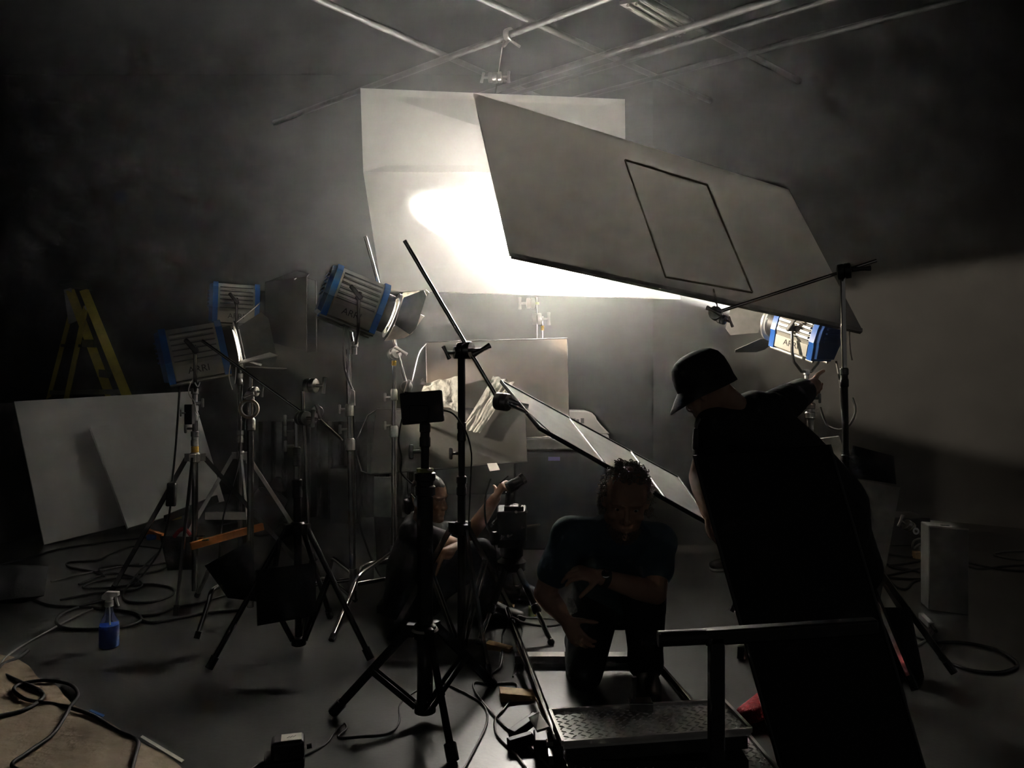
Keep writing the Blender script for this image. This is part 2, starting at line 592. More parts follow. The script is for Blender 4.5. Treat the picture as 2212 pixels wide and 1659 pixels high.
def knob(parent, c, d, r=0.016, m='castalu'):
    c, d = V(c), V(d).normalized()
    b = MB()
    b.tube([c, c + d * r * 2.2], r * 0.45, 8)
    t, u, w = frame_for(d)
    hd = (V((0, 0, 1)) * 0.8 + u * 0.3).normalized()
    hc = c + d * r * 2.4
    b.limb([hc - hd * r * 1.4, hc, hc + hd * r * 1.4], [(r * 0.5, r * 0.3), (r * 0.55, r * 0.55), (r * 0.5, r * 0.3)], None, 8)
    return b.build('locking_knob', M[m], parent)


def sub(o_child, parent):
    """hang a world-built mesh under a part"""
    o_child.data.transform(Matrix.Translation(o_child.location))
    o_child.location = (0, 0, 0)
    o_child.parent = parent
    return o_child


def tripod(label, cx, cy, sections, collar_z, feet, leg_m='steel', leg_r=0.011, bottom=0.04, spread_z=0.07, brace_t=0.55, knobs=(), lean=(0, 0), group='light stands', collar_m='castalu', collar_r=0.036, flat=True, cat='light stand', name='light_stand', bands=()):
    root = empty(name, (cx, cy, 0), label, cat, group)
    lx, ly = lean

    def at(z):
        return V((cx + lx * z, cy + ly * z, z))
    for i, (z0, z1, r, mm) in enumerate(sections):
        b = MB().tube([at(z0), at(z1)], r, 14)
        b.build('column' if i == 0 else 'riser', M[mm], root)
        if i < len(sections) - 1:
            b = MB().lathe([(r * 1.05, -0.035), (r * 1.28, -0.03), (r * 1.28, 0.0), (r * 1.1, 0.005), (r * 1.1, 0.02), (r * 1.3, 0.024), (r * 1.3, 0.05), (r * 1.0, 0.055)], at(z1 - 0.03), V((lx, ly, 1)), 18)
            b.build('section_collar', M[collar_m], root)
    for z, dx, dy in knobs:
        d = V((dx, dy, 0)).normalized()
        knob(root, at(z) + d * 0.012, d)
    for z, h, r in bands:
        MB().lathe([(r, 0), (r, h)], at(z), (0, 0, 1), 16).build('yellow_band', M['yellowband'], root)
    cc = at(collar_z)
    b = MB()
    b.lathe([(collar_r * 0.8, -0.03), (collar_r, -0.025), (collar_r, 0.02), (collar_r * 0.7, 0.03)], cc, (0, 0, 1), 20)
    for f in feet:
        d = (V((f[0], f[1], 0)) - V((cc.x, cc.y, 0))).normalized()
        b.box(cc + d * (collar_r + 0.012), (0.03, 0.03, 0.045), Matrix.Rotation(math.atan2(d.y, d.x), 3, 'Z'))
    b.build('leg_collar', M[collar_m], root)
    if spread_z is not None:
        b = MB().lathe([(collar_r * 0.7, -0.025), (collar_r * 0.95, -0.02), (collar_r * 0.95, 0.015), (collar_r * 0.6, 0.02)], at(spread_z), (0, 0, 1), 18)
        b.build('spreader_collar', M[collar_m], root)
    for f in feet:
        fp = V((f[0], f[1], 0.012))
        d = (V((f[0], f[1], 0)) - V((cc.x, cc.y, 0))).normalized()
        top = cc + d * (collar_r + 0.02)
        leg = MB()
        if flat:
            leg.beam(top, fp, leg_r * 1.2, leg_r * 2.2, V((0, 0, 1)).cross(d))
        else:
            leg.tube([top, fp], leg_r, 10)
        lo = leg.build('leg', M[leg_m], root)
        tip = (top - fp).normalized()
        ft = MB().tube([fp - tip * 0.004, fp + tip * 0.05], leg_r * 1.45, 10).build('rubber_foot', M['rubber'])
        sub(ft, lo)
        if spread_z is not None:
            mid = top.lerp(fp, brace_t)
            br = MB()
            s = V((0, 0, 1)).cross(d) * leg_r
            br.beam(at(spread_z) + d * collar_r * 0.8 + s, mid + s, 0.004, leg_r * 1.5, V((0, 0, 1)).cross(d))
            br.beam(at(spread_z) + d * collar_r * 0.8 - s, mid - s, 0.004, leg_r * 1.5, V((0, 0, 1)).cross(d))
            br.build('brace', M[leg_m], root)
    return root


def cstand(label, cx, cy, sections, legs, knobs=(), lean=(0, 0), m='chrome', bands=(), group='century stands'):
    """legs: (z_attach, foot (x,y), bend fraction)"""
    root = empty('century_stand', (cx, cy, 0), label, 'stand', group)
    lx, ly = lean

    def at(z):
        return V((cx + lx * z, cy + ly * z, z))
    for i, (z0, z1, r, mm) in enumerate(sections):
        MB().tube([at(z0), at(z1)], r, 14).build('column' if i == 0 else 'riser', M[mm], root)
        if i < len(sections) - 1:
            MB().lathe([(r * 1.05, -0.03), (r * 1.45, -0.025), (r * 1.45, 0.03), (r * 1.1, 0.04)], at(z1 - 0.02), (lx, ly, 1), 18).build('section_collar', M['castalu'], root)
    for z, dx, dy in knobs:
        d = V((dx, dy, 0)).normalized()
        knob(root, at(z) + d * 0.014, d)
    for z, h, r in bands:
        MB().lathe([(r, 0), (r, h)], at(z), (0, 0, 1), 16).build('yellow_band', M['yellowband'], root)
    for z, f, k in legs:
        A = at(z)
        fp = V((f[0], f[1], 0.0))
        B = V((A.x, A.y, z)).lerp(V((fp.x, fp.y, z * 0.92)), k)
        path = [A, A.lerp(B, 0.5), A.lerp(B, 0.85), B + (fp - B) * 0.06, B.lerp(fp, 0.3) + V((0, 0, 0.0)), fp + V((0, 0, 0.012))]
        lo = MB().tube(spline(path, 5), 0.0125, 12).build('leg', M[m], root)
        MB().lathe([(0.021, -0.03), (0.023, -0.02), (0.023, 0.02), (0.021, 0.03)], A, (0, 0, 1), 16).build('leg_hub', M['castalu'], root)
        e = (B - fp).normalized()
        sub(MB().tube([fp + V((0, 0, 0.012)) - e * 0.004, fp + V((0, 0, 0.012)) + e * 0.03], 0.0145, 10).build('rubber_foot', M['rubber']), lo)
    return root


def grip_arm(label, a, b_, heads, r=0.0085, m='chrome', group='grip arms'):
    a, b_ = V(a), V(b_)
    root = empty('grip_arm', (a + b_) / 2, label, 'grip arm', group)
    MB().tube([a, b_], r, 12).build('rod', M[m], root)
    for c, ax, rr, hd in heads:
        gobo(root, c, ax, rr, 1, 'castalu', hd)
    return root


# ------------------------------------------------------------------ fresnel lamps
SEC = [(-0.060, 0.135), (0.060, 0.135), (0.105, 0.100), (0.122, 0.035), (0.122, -0.040), (0.112, -0.060), (0.095, -0.142), (-0.095, -0.142), (-0.112, -0.060), (-0.122, -0.040), (-0.122, 0.035), (-0.105, 0.100)]


def fresnel(label, pos, axis, s=1.0, yoke_len=0.23, leaves=None, lit=False, spot=None, roll=0.0, text=True, back_m='darkblue', leaf_len=0.17, front_detail=True):
    """axis = beam direction; local x forward, y left, z up"""
    pos, ax = V(pos), V(axis).normalized()
    up = V((0, 0, 1))
    ly = up.cross(ax).normalized()
    lz = ax.cross(ly)
    R = Matrix((ax, ly, lz)).transposed().to_4x4() @ Matrix.Rotation(roll, 4, 'X')
    Mx = Matrix.Translation(pos) @ R @ Matrix.Scale(s, 4)
    root = empty('fresnel_lamp', pos, label, 'film lamp', 'fresnel film lamps', Mx)
    L = 0.135

    def sec(x, k=1.0, dz=0.0):
        return [V((x, p[0] * k, p[1] * k + dz)) for p in SEC]
    b = MB()
    b.ring_loft([sec(-L), sec(L)])
    b.build('housing', M['silver'], root, 25, True)
    # grooves/fins on both flanks and the roof
    for sgn in (-1, 1):
        b = MB()
        for k in range(6):
            z = 0.105 - k * 0.029
            y = 0.124 if z < 0.04 else 0.124 - (z - 0.035) * 0.27
            b.box((0, sgn * (y - 0.002), z), (2 * L - 0.05, 0.012, 0.006))
        b.build('cooling_slots', M['silver_dark'], root, 25, True)
        b = MB()
        for k in range(5):
            z = 0.091 - k * 0.029
            y = 0.127 if z < 0.04 else 0.127 - (z - 0.035) * 0.27
            b.box((0, sgn * y, z), (2 * L - 0.05, 0.016, 0.012))
        b.build('cooling_fins', M['silver'], root, 25, True)
    # two frames: front and back are parts of their own
    fr = MB()
    fr.ring_loft([sec(L - 0.013, 1.075), sec(L + 0.021, 1.075)])
    fr.build('front_frame', M['blue'], root, 25, True)
    bk = MB()
    bk.ring_loft([sec(-L - 0.021, 1.075), sec(-L + 0.013, 1.075)])
    bk.build('rear_frame', M['blue'], root, 25, True)
    pb = MB()
    pb.ring_loft([sec(-L - 0.045, 0.94), sec(-L - 0.019, 1.0)])
    pb.build('rear_panel', M[back_m], root, 25, True)
    lv = MB()
    for k in range(5):
        lv.box((-L - 0.05, 0, 0.075 - k * 0.026), (0.012, 0.15, 0.009))
    lv.build('rear_louvres', M[back_m], root, 25, True)
    # label plate and lettering on both lower flanks
    for sgn in (-1, 1):
        n = V((0, sgn * 0.979, -0.203)).normalized()
        tdir = V((-sgn * -1.0, 0, 0))       # reading direction so that letters are not mirrored
        if sgn < 0:
            tdir = V((1, 0, 0))
        else:
            tdir = V((-1, 0, 0))
        vdir = n.cross(tdir)
        c = V((0, sgn * 0.1035, -0.101)) + n * 0.004
        p = MB()
        p.prism([(-0.115, -0.038), (0.115, -0.038), (0.115, 0.038), (-0.115, 0.038)], c, tdir, vdir, 0.006)
        pl = p.build('label_plate', M['silver'], root, 25, True)
        if text:
            T = Matrix.Translation(c + n * 0.0036 + vdir * 0.006) @ Matrix((tdir, vdir, n)).transposed().to_4x4()
            text_part('lettering', 'ARRI', 0.052, M['lampletter'], pl, T)
    # carrying skid at the bottom
    for sgn in (-1, 1):
        MB().tube([V((-L - 0.02, sgn * 0.075, -0.156)), V((L + 0.02, sgn * 0.075, -0.156))], 0.011, 10).build('skid_rail', M['silver'], root, 35, True)
    # snout
    sn = MB()
    sn.lathe([(0.105, 0), (0.112, 0.005), (0.112, 0.05), (0.098, 0.055)], (L + 0.02, 0, -0.005), (1, 0, 0), 28)
    sn.build('snout', M['blackmetal'], root, 35, True)
    ln = MB()
    ln.lathe([(0.095, 0.0), (0.085, 0.006), (0.06, 0.014), (0.03, 0.019), (0.004, 0.021)], (L + 0.074, 0, -0.005), (1, 0, 0), 28)
    ln.build('lens', M['lens_on'] if lit else M['lens'], root, 35, True)
    rg = MB()
    rg.ringband(0.135, 0.108, 0.012, (L + 0.095, 0, -0.005), (1, 0, 0), 36)
    rgo = rg.build('barn_door_ring', M['castalu'], root, 35, True)
    # barn door leaves: (side angle about x, opening angle, material, length, width)
    for ang, opening, mm, ll, ww in (leaves if leaves is not None else ((90, 35, 'barn', leaf_len, 0.2), (-90, 35, 'barn', leaf_len, 0.2), (0, 30, 'barn', leaf_len, 0.2), (180, 30, 'barn', leaf_len, 0.2))):
        a = math.radians(ang)
        o = math.radians(opening)
        rad = V((0, math.cos(a), math.sin(a)))
        tan = V((0, -math.sin(a), math.cos(a)))
        hinge = V((L + 0.104, 0, -0.005)) + rad * 0.125
        out = (V((1, 0, 0)) * math.cos(o) + rad * math.sin(o))
        lf = MB()
        lf.prism([(-ww * 0.42, 0), (ww * 0.42, 0), (ww * 0.68, ll * 0.8), (ww * 0.5, ll), (-ww * 0.5, ll), (-ww * 0.68, ll * 0.8)], hinge, tan, out, 0.003)
        lf.build('barn_door_leaf', M[mm], rgo, 25, True)
    # yoke: swings about local y, hangs straight down in the world
    dn = (R.to_3x3().transposed() @ V((0, 0, -1)))
    dn.y = 0
    dn.normalize()
    perp = V((0, 1, 0)).cross(dn)
    yk = MB()
    w = 0.145
    yl = yoke_len / s
    path = [V((0, w, 0.03)), V((0, w, 0)), V((0, w, 0)) + dn * yl * 0.55, V((0, w * 0.85, 0)) + dn * yl * 0.78, V((0, w * 0.35, 0)) + dn * yl, V((0, -w * 0.35, 0)) + dn * yl, V((0, -w * 0.85, 0)) + dn * yl * 0.78, V((0, -w, 0)) + dn * yl * 0.55, V((0, -w, 0)), V((0, -w, 0.03))]
    yk.tube(path, 0.0095, 10)
    yko = yk.build('yoke', M['steel'], root, 40, True)
    for sgn in (-1, 1):
        kb = MB()
        kb.tube([V((0, sgn * 0.12, 0)), V((0, sgn * 0.175, 0))], 0.017, 12)
        hd = (dn * -0.7 + perp * 0.6).normalized()
        kb.limb([V((0, sgn * 0.18, 0)) - hd * 0.01, V((0, sgn * 0.18, 0)) + hd * 0.07], [(0.014, 0.008), (0.012, 0.007)], None, 8)
        kb.build('tilt_lever', M['blackmetal'], yko, 40, True)
    sp = MB()
    sp.lathe([(0.013, 0), (0.02, 0.005), (0.02, 0.03), (0.014, 0.035), (0.014, 0.075)], V((0, 0, 0)) + dn * (yl - 0.012), dn, 16)
    sp.build('spigot', M['castalu'], yko, 40, True)
    if spot:
        ld = bpy.data.lights.new('lamp_beam', 'SPOT')
        ld.energy = spot['W']
        ld.spot_size = math.radians(spot['size'])
        ld.spot_blend = spot['blend']
        ld.shadow_soft_size = spot.get('r', 0.05)
        ld.color = spot['col']
        lo = bpy.data.objects.new('lamp_beam', ld)
        COL.objects.link(lo)
        lo.parent = root
        tgt = spot.get('dir')
        lw = Mx @ V((L + 0.125, 0, -0.005))
        d = V(tgt).normalized() if tgt is not None else ax
        q = d.to_track_quat('-Z', 'Y')
        W = Matrix.Translation(lw) @ q.to_matrix().to_4x4()
        lo.matrix_parent_inverse = Mx.inverted()
        lo.matrix_basis = W @ Matrix.Rotation(math.radians(spot.get('roll', 0)), 4, 'Z') @ Matrix.Diagonal((spot.get('wide', 1.0), 1, 1, 1))
    return root


# key lamp on the right
KD = 4.3
key_pos = P(1742, 712, KD)
tgt = P(1165, 524, 6.3)
key = fresnel('large blue and silver lamp tucked under the big tilted board on the right', key_pos, tgt - key_pos, 0.92, 0.235,
              leaves=((88, 38, 'barn', 0.20, 0.22), (-92, 42, 'barn', 0.20, 0.22), (-2, 40, 'barn', 0.2, 0.2), (178, 48, 'barn_in', 0.26, 0.22)), lit=True,
              spot=dict(W=KEY_W, size=9.8, blend=0.5, r=0.04, wide=2.4, col=(1.0, 0.955, 0.88)))
# side lamp
SD = 4.25
side_pos = P(766, 648, SD)
az, el = math.radians(22), math.radians(-2)
sdir = V((math.cos(az) * math.cos(el), math.sin(az) * math.cos(el), math.sin(el)))
side = fresnel('silver lamp on the tall chrome stand, its barn door glowing warm', side_pos, V((0.93, 0.34, -0.36)), 0.98, 0.24,
               leaves=((70, 20, 'barn', 0.15, 0.2), (-118, -42, 'barn_in', 0.2, 0.2), (20, 50, 'barn', 0.2, 0.22), (170, 50, 'barn', 0.15, 0.2)), lit=True,
               spot=dict(W=SIDE_W, size=20, blend=0.35, r=0.05, wide=3.7, roll=-4, col=(1.0, 0.86, 0.68), dir=sdir))
# left lamp
l1_pos = P(421, 760, 4.5)
fresnel('lower left lamp with blue ends, standing nearest the leaning white board', l1_pos, V((0.9, 0.38, 0.20)), 1.08, 0.225,
        leaves=((90, 30, 'barn', 0.16, 0.2), (-90, 14, 'white', 0.21, 0.2), (0, 30, 'barn', 0.14, 0.2), (180, 5, 'barn', 0.16, 0.22)), lit=True,  # lower leaf coloured white for the lamplight falling on it
        spot=dict(W=BACK_W, size=30, blend=0.3, r=0.04, col=(1.0, 0.84, 0.66), dir=V((math.cos(math.radians(31)), math.sin(math.radians(31)), -0.28))))
l2_pos = P(510, 657, 5.4)
fresnel('upper left lamp with a big dark flag plate on its right', l2_pos, V((0.93, 0.36, -0.03)), 0.98, 0.24,
        leaves=((90, 40, 'barn', 0.17, 0.2), (-90, 40, 'barn', 0.17, 0.2), (0, 40, 'barn', 0.17, 0.2), (180, 40, 'barn', 0.17, 0.2)))

# ------------------------------------------------------------------ hanging rig over and under the boards
c0 = P(1087, 75, 6.75)
top = G(1100, 75)
root = empty('pipe_clamp', top, 'steel clamp chain hanging from the ceiling pipe above the white boards', 'clamp')
b = MB()
b.ringband(0.055, 0.036, 0.05, top, (-1.24, 1, 0), 20)
b.build('clamp_jaw', M['castalu'], root)
rod_top = top - V((0, 0, 0.04))
hook = P(1086, 95, 6.75)
MB().tube(spline([rod_top, rod_top + V((-0.05, 0, -0.06)), hook + V((0.03, 0, 0.06)), hook], 5), 0.012, 8).build('hook', M['castalu'], root)
MB().tube([rod_top + V((0.0, 0, 0)), rod_top + V((0.09, -0.02, -0.07))], 0.012, 8).build('tightening_bolt', M['castalu'], root)
hr = empty('hanging_rod', hook, 'thin drop rod with a grip head ending at the top edge of the white boards', 'grip rod')
be = P(1070, 203, 7.12)
MB().tube([hook + V((0, 0, -0.0)), be + V((0, 0, 0.0))], 0.006, 8).build('rod', M['steel'], hr)
gc = hook.lerp(be, 0.66)
gobo(hr, gc, (1, -0.15, 0), 0.05, 1, 'castalu', (0, 0.2, 1))
gobo(hr, gc - V((0.05, 0, 0)), (-1, 0.15, 0.05), 0.045, 1, 'castalu', (0.2, 0.2, 1))

# stand behind the brown flag that holds the lower board
hx = P(1172, 735, 6.6)
cstand('stand behind the brown flag with two grip heads under the hanging board', hx.x, hx.y,
       [(0.1, 0.9, 0.0175, 'chrome'), (0.9, 1.45, 0.0145, 'chrome'), (1.45, 1.83, 0.011, 'chrome')],
       [(0.2, (hx.x + 0.4, hx.y + 0.25), 0.75), (0.16, (hx.x - 0.45, hx.y + 0.1), 0.75), (0.12, (hx.x + 0.05, hx.y + 0.5), 0.75)], bands=((1.71, 0.04, 0.0135),))
ga = grip_arm('upright rod joined to the stand behind the brown flag, yellow banded tip', P(1160, 740, 6.55), P(1160, 640, 6.55),
              [(P(1160, 689, 6.55), (1, 0, 0.02), 0.05, (0, 0.3, 1)), (P(1146, 655, 6.55), (-1, 0, 0), 0.045, (0, 0.1, 1))], 0.009)
MB().lathe([(0.02, 0), (0.02, 0.02)], P(1160, 658, 6.56), (0, 0, 1), 14).build('tip_band', M['greentape'], ga)
MB().tube([P(1160, 640, 6.55), L0.lerp(L1, 0.52) + V((0, 0.01, 0.01))], 0.008, 8).build('rod_tip', M['chrome'], ga)

# ------------------------------------------------------------------ big near board
NA, NB, NC, ND = P(1022, 203, 4.1), P(1702, 411, 4.1), P(1862, 716, 3.73), P(1100, 552, 3.73)
nb = empty('bounce_board', (NA + NB + NC + ND) / 4, 'large tilted white board in front, seen from its shaded grey back', 'bounce board', 'white boards')
nbs = MB()
nbs.slab([ND, NC, NB, NA], 0.016)
nbs.build('sheet', M['foam_thin'], nb)
nn = (NC - ND).cross(NA - ND).normalized()
if nn.y > 0:
    nn = -nn
def nbp(px, py):
    o = V((0, 0, CAM_H))
    d = P(px, py, 1.0) - o
    t = (NA - o).dot(nn) / d.dot(nn)
    return o + d * t
patch = [nbp(1437, 601), nbp(1624, 634), nbp(1526, 402), nbp(1349, 348)]
patch = [p + nn * 0.0105 for p in patch]
for i in range(4):
    e0, e1 = patch[i], patch[(i + 1) % 4]
    MB().beam(e0, e1, 0.012, 0.004, nn).build('seam', M['seam_tape'], nb)
MB().beam(nbp(1104, 553) + nn * 0.003, nbp(1860, 716) + nn * 0.003, 0.024, 0.02, nn).build('lower_edge', M['foam_edge'], nb)

# ------------------------------------------------------------------ flags and scrims
def flag(name, label, cs, m, frame='blackmetal', t=0.004, r=0.006, cat='flag', bars=(), group='flags and scrims', sag=0.0):
    cs = [V(c) for c in cs]
    root = empty(name, sum(cs, V()) / len(cs), label, cat, group)
    # cloth as a slightly slack grid of its own thickness
    n = 14
    nr = (cs[1] - cs[0]).cross(cs[3] - cs[0]).normalized()
    b = MB()
    for sgn in (-1, 1):
        base = len(b.v)
        for i in range(n + 1):
            for j in range(n + 1):
                u, v = i / n, j / n
                p = cs[0].lerp(cs[1], u).lerp(cs[3].lerp(cs[2], u), v)
                w = math.sin(PI * u) * math.sin(PI * v)
                p = p + nr * (sag * w * (1 + 0.5 * math.sin(5 * u + 3 * v)) + sgn * t / 2)
                b.v.append(tuple(p))
        for i in range(n):
            for j in range(n):
                k = base + i * (n + 1) + j
                q = (k, k + 1, k + n + 2, k + n + 1)
                b.f.append(q if sgn > 0 else tuple(reversed(q)))
    b.build('cloth', m, root, 60)
    MB().tube([cs[0], cs[1], cs[2], cs[3]], r, 8, closed=True).build('frame', M[frame], root)
    for a, c in bars:
        MB().tube([a, c], r * 0.8, 8).build('cross_bar', M[frame], root)
    return root


D1 = 5.5
flag('cloth_flag', 'large black flag cloth coloured brown as if lamplit, behind the crumpled paper', [P(925, 960, D1), P(1230, 940, D1), P(1225, 731, D1), P(920, 739, D1)], M['brownflag'], 'steel', sag=0.01)
D2 = 5.42
flag('cloth_flag', 'wide dark grey flag hanging above the seated operator', [P(800, 1025, D2 - 0.1), P(1139, 997, D2 - 0.1), P(1134, 882, D2), P(812, 884, D2)], M['greyflag'], 'blackmetal', sag=0.01)
# bare wire ends of the two flags
tag(MB().tube(spline([P(922, 742, D1), P(905, 765, D1 - 0.2), P(891, 820, D1 - 0.7), P(885, 836, D1 - 0.95)], 5), 0.006, 8).build('flag_wire', M['chrome']), 'bent wire spigot at the upper left corner of the brown flag', 'wire')
tag(MB().tube([P(812, 886, D2 - 0.005), P(795, 897, D2), P(765, 963, D2), P(781, 1018, D2 - 0.08), P(800, 1024, D2 - 0.1)], 0.006, 8).build('flag_wire', M['steel']), 'bent wire handle at the left end of the dark grey flag', 'wire')

SA, SB, SC, SDD = P(1082, 824, 3.75), P(1464, 1032, 3.75), P(1538, 1136, 3.12), P(1165, 925, 3.12)
flag('silk_scrim', 'long slanted scrim frame with grey silk above the curly haired man', [SA, SB, SC, SDD], M['net'], 'blackmetal', r=0.009, cat='scrim',
     bars=((SA.lerp(SB, 0.386), SDD.lerp(SC, 0.386)), (SA.lerp(SB, 0.735), SDD.lerp(SC, 0.735))))

# big black flag panel in the right foreground, leaning
BFa, BFb = P(1692, 1659, 2.42), P(2003, 1659, 2.42)
BFa.z = BFb.z = 0.006
BFd, BFc = P(1500, 985, 2.72), P(1792, 962, 2.72)
flag('cloth_flag', 'black flag panel leaning in the right foreground before the bending person', [BFa, BFb, BFc, BFd], M['blacksack'], 'blackmetal', r=0.007, sag=0.015)

# ------------------------------------------------------------------ crumpled paper pieces
def crumple(label, cs, m, amp=0.02, n=26, seed=1, name='tracing_paper', t=0.002):
    rnd = random.Random(seed)
    cs = [V(c) for c in cs]
    nr = (cs[1] - cs[0]).cross(cs[3] - cs[0]).normalized()
    ctr = [(rnd.random(), rnd.random(), rnd.uniform(-1, 1), rnd.random() * PI) for _ in range(60)]

    def h(u, v):
        s = 0
        for cx, cy, a, th in ctr:
            dd = (u - cx) * math.cos(th) + (v - cy) * math.sin(th)
            r2 = (u - cx) ** 2 + (v - cy) ** 2
            s += a * max(0, 1 - abs(dd) * 14) * math.exp(-r2 * 12)
        return s
    b = MB()
    for sgn in (-1, 1):
        base = len(b.v)
        for i in range(n + 1):
            for j in range(n + 1):
                u, v = i / n, j / n
                p = cs[0].lerp(cs[1], u).lerp(cs[3].lerp(cs[2], u), v)
                edge = 0.004 * math.sin(17 * u + 5 * v + seed)
                p = p + nr * (amp * h(u, v) + sgn * t / 2) + V((edge, 0, edge))
                b.v.append(tuple(p))
        for i in range(n):
            for j in range(n):
                k = base + i * (n + 1) + j
                q = (k, k + 1, k + n + 2, k + n + 1)
                b.f.append(q if sgn > 0 else tuple(reversed(q)))
    o = b.build(name, m, None, 50)
    return tag(o, label, 'paper')


crumple('crumpled tracing paper sheet clipped left of the black middle stand', [P(907, 862, 5.34), P(1000, 892, 5.34), P(1003, 810, 5.38), P(916, 828, 5.38)], M['tracing'], 0.012, seed=3)
crumple('long crumpled tracing paper strip hanging behind the scrim corner grip head', [P(998, 926, 5.28), P(1036, 936, 5.28), P(1110, 826, 5.38), P(1066, 811, 5.38)], M['tracing'], 0.010, seed=5)
# binder clip
root = empty('binder_clip', P(912, 824, 5.36), 'small black binder clip on the left paper corner', 'clip')
MB().prism([(-0.02, -0.012), (0.02, -0.012), (0.006, 0.014), (-0.006, 0.014)], P(914, 827, 5.36), (1, 0, 0), (0, 0, 1), 0.035).build('clip_body', M['blackmetal'], root)
MB().tube([P(914, 824, 5.34), P(909, 821, 5.34), P(913, 817, 5.34), P(918, 823, 5.34)], 0.0018, 6).build('clip_wire', M['chrome'], root)

# ------------------------------------------------------------------ stands on the left
# stand of the lower left lamp
a0 = l1_pos
tripod('chrome tripod stand of the lower left lamp, yellow band above its legs', a0.x, a0.y,
       [(0.04, 0.95, 0.0175, 'steel'), (0.95, 1.10, 0.0150, 'steel'), (1.10, 1.205, 0.0125, 'chrome')],
       0.82, [F(380, 1333)[:2], F(240, 1283)[:2], F(668, 1246)[:2]], leg_m='steel', leg_r=0.011, spread_z=None, knobs=((0.99, -1, -0.4), (1.14, 1, -0.2)), bands=((0.845, 0.04, 0.0205),), collar_r=0.03)
root = empty('cable_box', P(407, 895, 4.42), 'small dark box with a knob strapped on the lower left lamp stand', 'box')
bevel(MB().box(P(410, 895, 4.44), (0.045, 0.05, 0.115)).build('box_shell', M['blackmetal'], root))
knob(root, P(402, 892, 4.42), (-1, -0.2, 0), 0.012)
# stand of the upper left lamp, farther back
b0 = l2_pos
tripod('far tripod stand of the upper left lamp, aluminium brace near the floor', b0.x + 0.03, b0.y,
       [(0.05, 0.9, 0.0175, 'steel'), (0.9, 1.3, 0.0150, 'steel'), (1.3, 1.565, 0.0125, 'steel')],
       0.75, [F(365, 1228)[:2], F(682, 1214)[:2], F(548, 1262)[:2]], leg_m='alu', spread_z=None, collar_r=0.03, knobs=((0.72, 1, -0.2),))
e0, e1 = P(444, 1114, 5.25), P(533, 1114, 5.3)
tag(MB().beam(e0, e1, 0.05, 0.035).build('aluminium_bar', M['alu']), 'short aluminium bar lying between the far tripod legs', 'bar')
# century stand with the tape roll
c0 = P(541, 900, 4.1)
cs_b = cstand('century stand with a tan tape roll hung on its pole', c0.x, c0.y,
              [(0.06, 1.05, 0.0175, 'steel'), (1.05, 1.2, 0.0145, 'chrome'), (1.2, 1.29, 0.011, 'chrome')],
              [(0.24, F(425, 1383)[:2], 0.72), (0.2, (c0.x - 0.45, c0.y + 0.4), 0.75), (0.17, (c0.x + 0.5, c0.y + 0.3), 0.75)], bands=((1.2, 0.025, 0.014),), m='chrome')
gobo(cs_b, P(548, 846, 4.08), (1, -0.3, 0), 0.026, 1, 'castalu', (0, 0.3, 1))
gobo(cs_b, P(538, 855, 4.07), (0.3, -1, 0), 0.024, 1, 'castalu', (1, 0.3, 0.4))
tr = empty('tape_roll', P(538, 883, 4.07), 'tan roll of tape hanging on the century stand', 'tape')
MB().ringband(0.052, 0.041, 0.03, P(538, 883, 4.07), (0.15, -1, 0), 40).build('tape', M['tape'], tr)
MB().ringband(0.041, 0.037, 0.031, P(538, 883, 4.07), (0.15, -1, 0), 40).build('core', M['foam_edge'], tr)
# added white sheet standing in for the lamplit barn door leaf
tag(MB().slab([P(517, 786, 4.2), P(600, 768, 4.0), P(583, 762, 4.2), P(520, 780, 4.4)], 0.006).build('lit_leaf_sheet', M['foam']), 'small white sheet standing in for the lit barn door leaf above the tape roll stand', 'card')

# dark flag plate by the upper left lamp
plate = empty('flag_plate', P(640, 680, 5.2), 'tall dark translucent plate right of the upper left lamp', 'flag')
MB().slab([P(572, 735, 5.3), P(663, 760, 5.0), P(663, 598, 5.0), P(574, 610, 5.3)], 0.006).build('plate', M['duvetyne'], plate)
MB().slab([P(574, 610, 5.3), P(663, 598, 5.0), P(668, 592, 5.05), P(640, 586, 5.3)], 0.006).build('top_flap', M['duvetyne'], plate)
MB().tube([P(663, 760, 5.0), P(684, 760, 5.02), P(682, 606, 5.02), P(664, 600, 5.0)], 0.004, 8).build('side_wire', M['blackmetal'], plate)
MB().sphere(P(638, 602, 5.05), 0.012, 10, 8).build('rivet', M['chrome'], plate)
# blue clips under it
for px, lab in ((562, 'left of the two blue spring clips under the dark plate'), (572, 'right of the two blue spring clips under the dark plate')):
    r_ = empty('spring_clip', P(px, 745, 5.25), lab, 'clip', 'blue spring clips')
    MB().limb([P(px - 2, 756, 5.25), P(px + 1, 738, 5.25)], [(0.014, 0.008), (0.01, 0.007)], None, 10).build('jaw', M['clamp'], r_)
    MB().limb([P(px + 3, 754, 5.22), P(px, 740, 5.22)], [(0.010, 0.006), (0.008, 0.006)], None, 10).build('handle', M['clamp'], r_)

# tall chrome stand of the side lamp
d0 = side_pos
DX, DY = P(738, 1000, 4.2).x, 4.25
tripod_c = cstand('tall chrome stand carrying the lamp with the warm barn door', side_pos.x - 0.005, side_pos.y,
                  [(0.06, 0.93, 0.0185, 'steel'), (0.93, 1.12, 0.0165, 'chrome'), (1.12, 1.44, 0.014, 'chrome')],
                  [(0.17, F(640, 1330)[:2], 0.7), (0.14, (side_pos.x + 0.55, side_pos.y + 0.5), 0.75), (0.2, (side_pos.x - 0.3, side_pos.y + 0.6), 0.75)],
                  knobs=((1.0, -1, -0.3), (1.11, -1, -0.2)), lean=(-0.022, 0), bands=((0.90, 0.03, 0.02),))
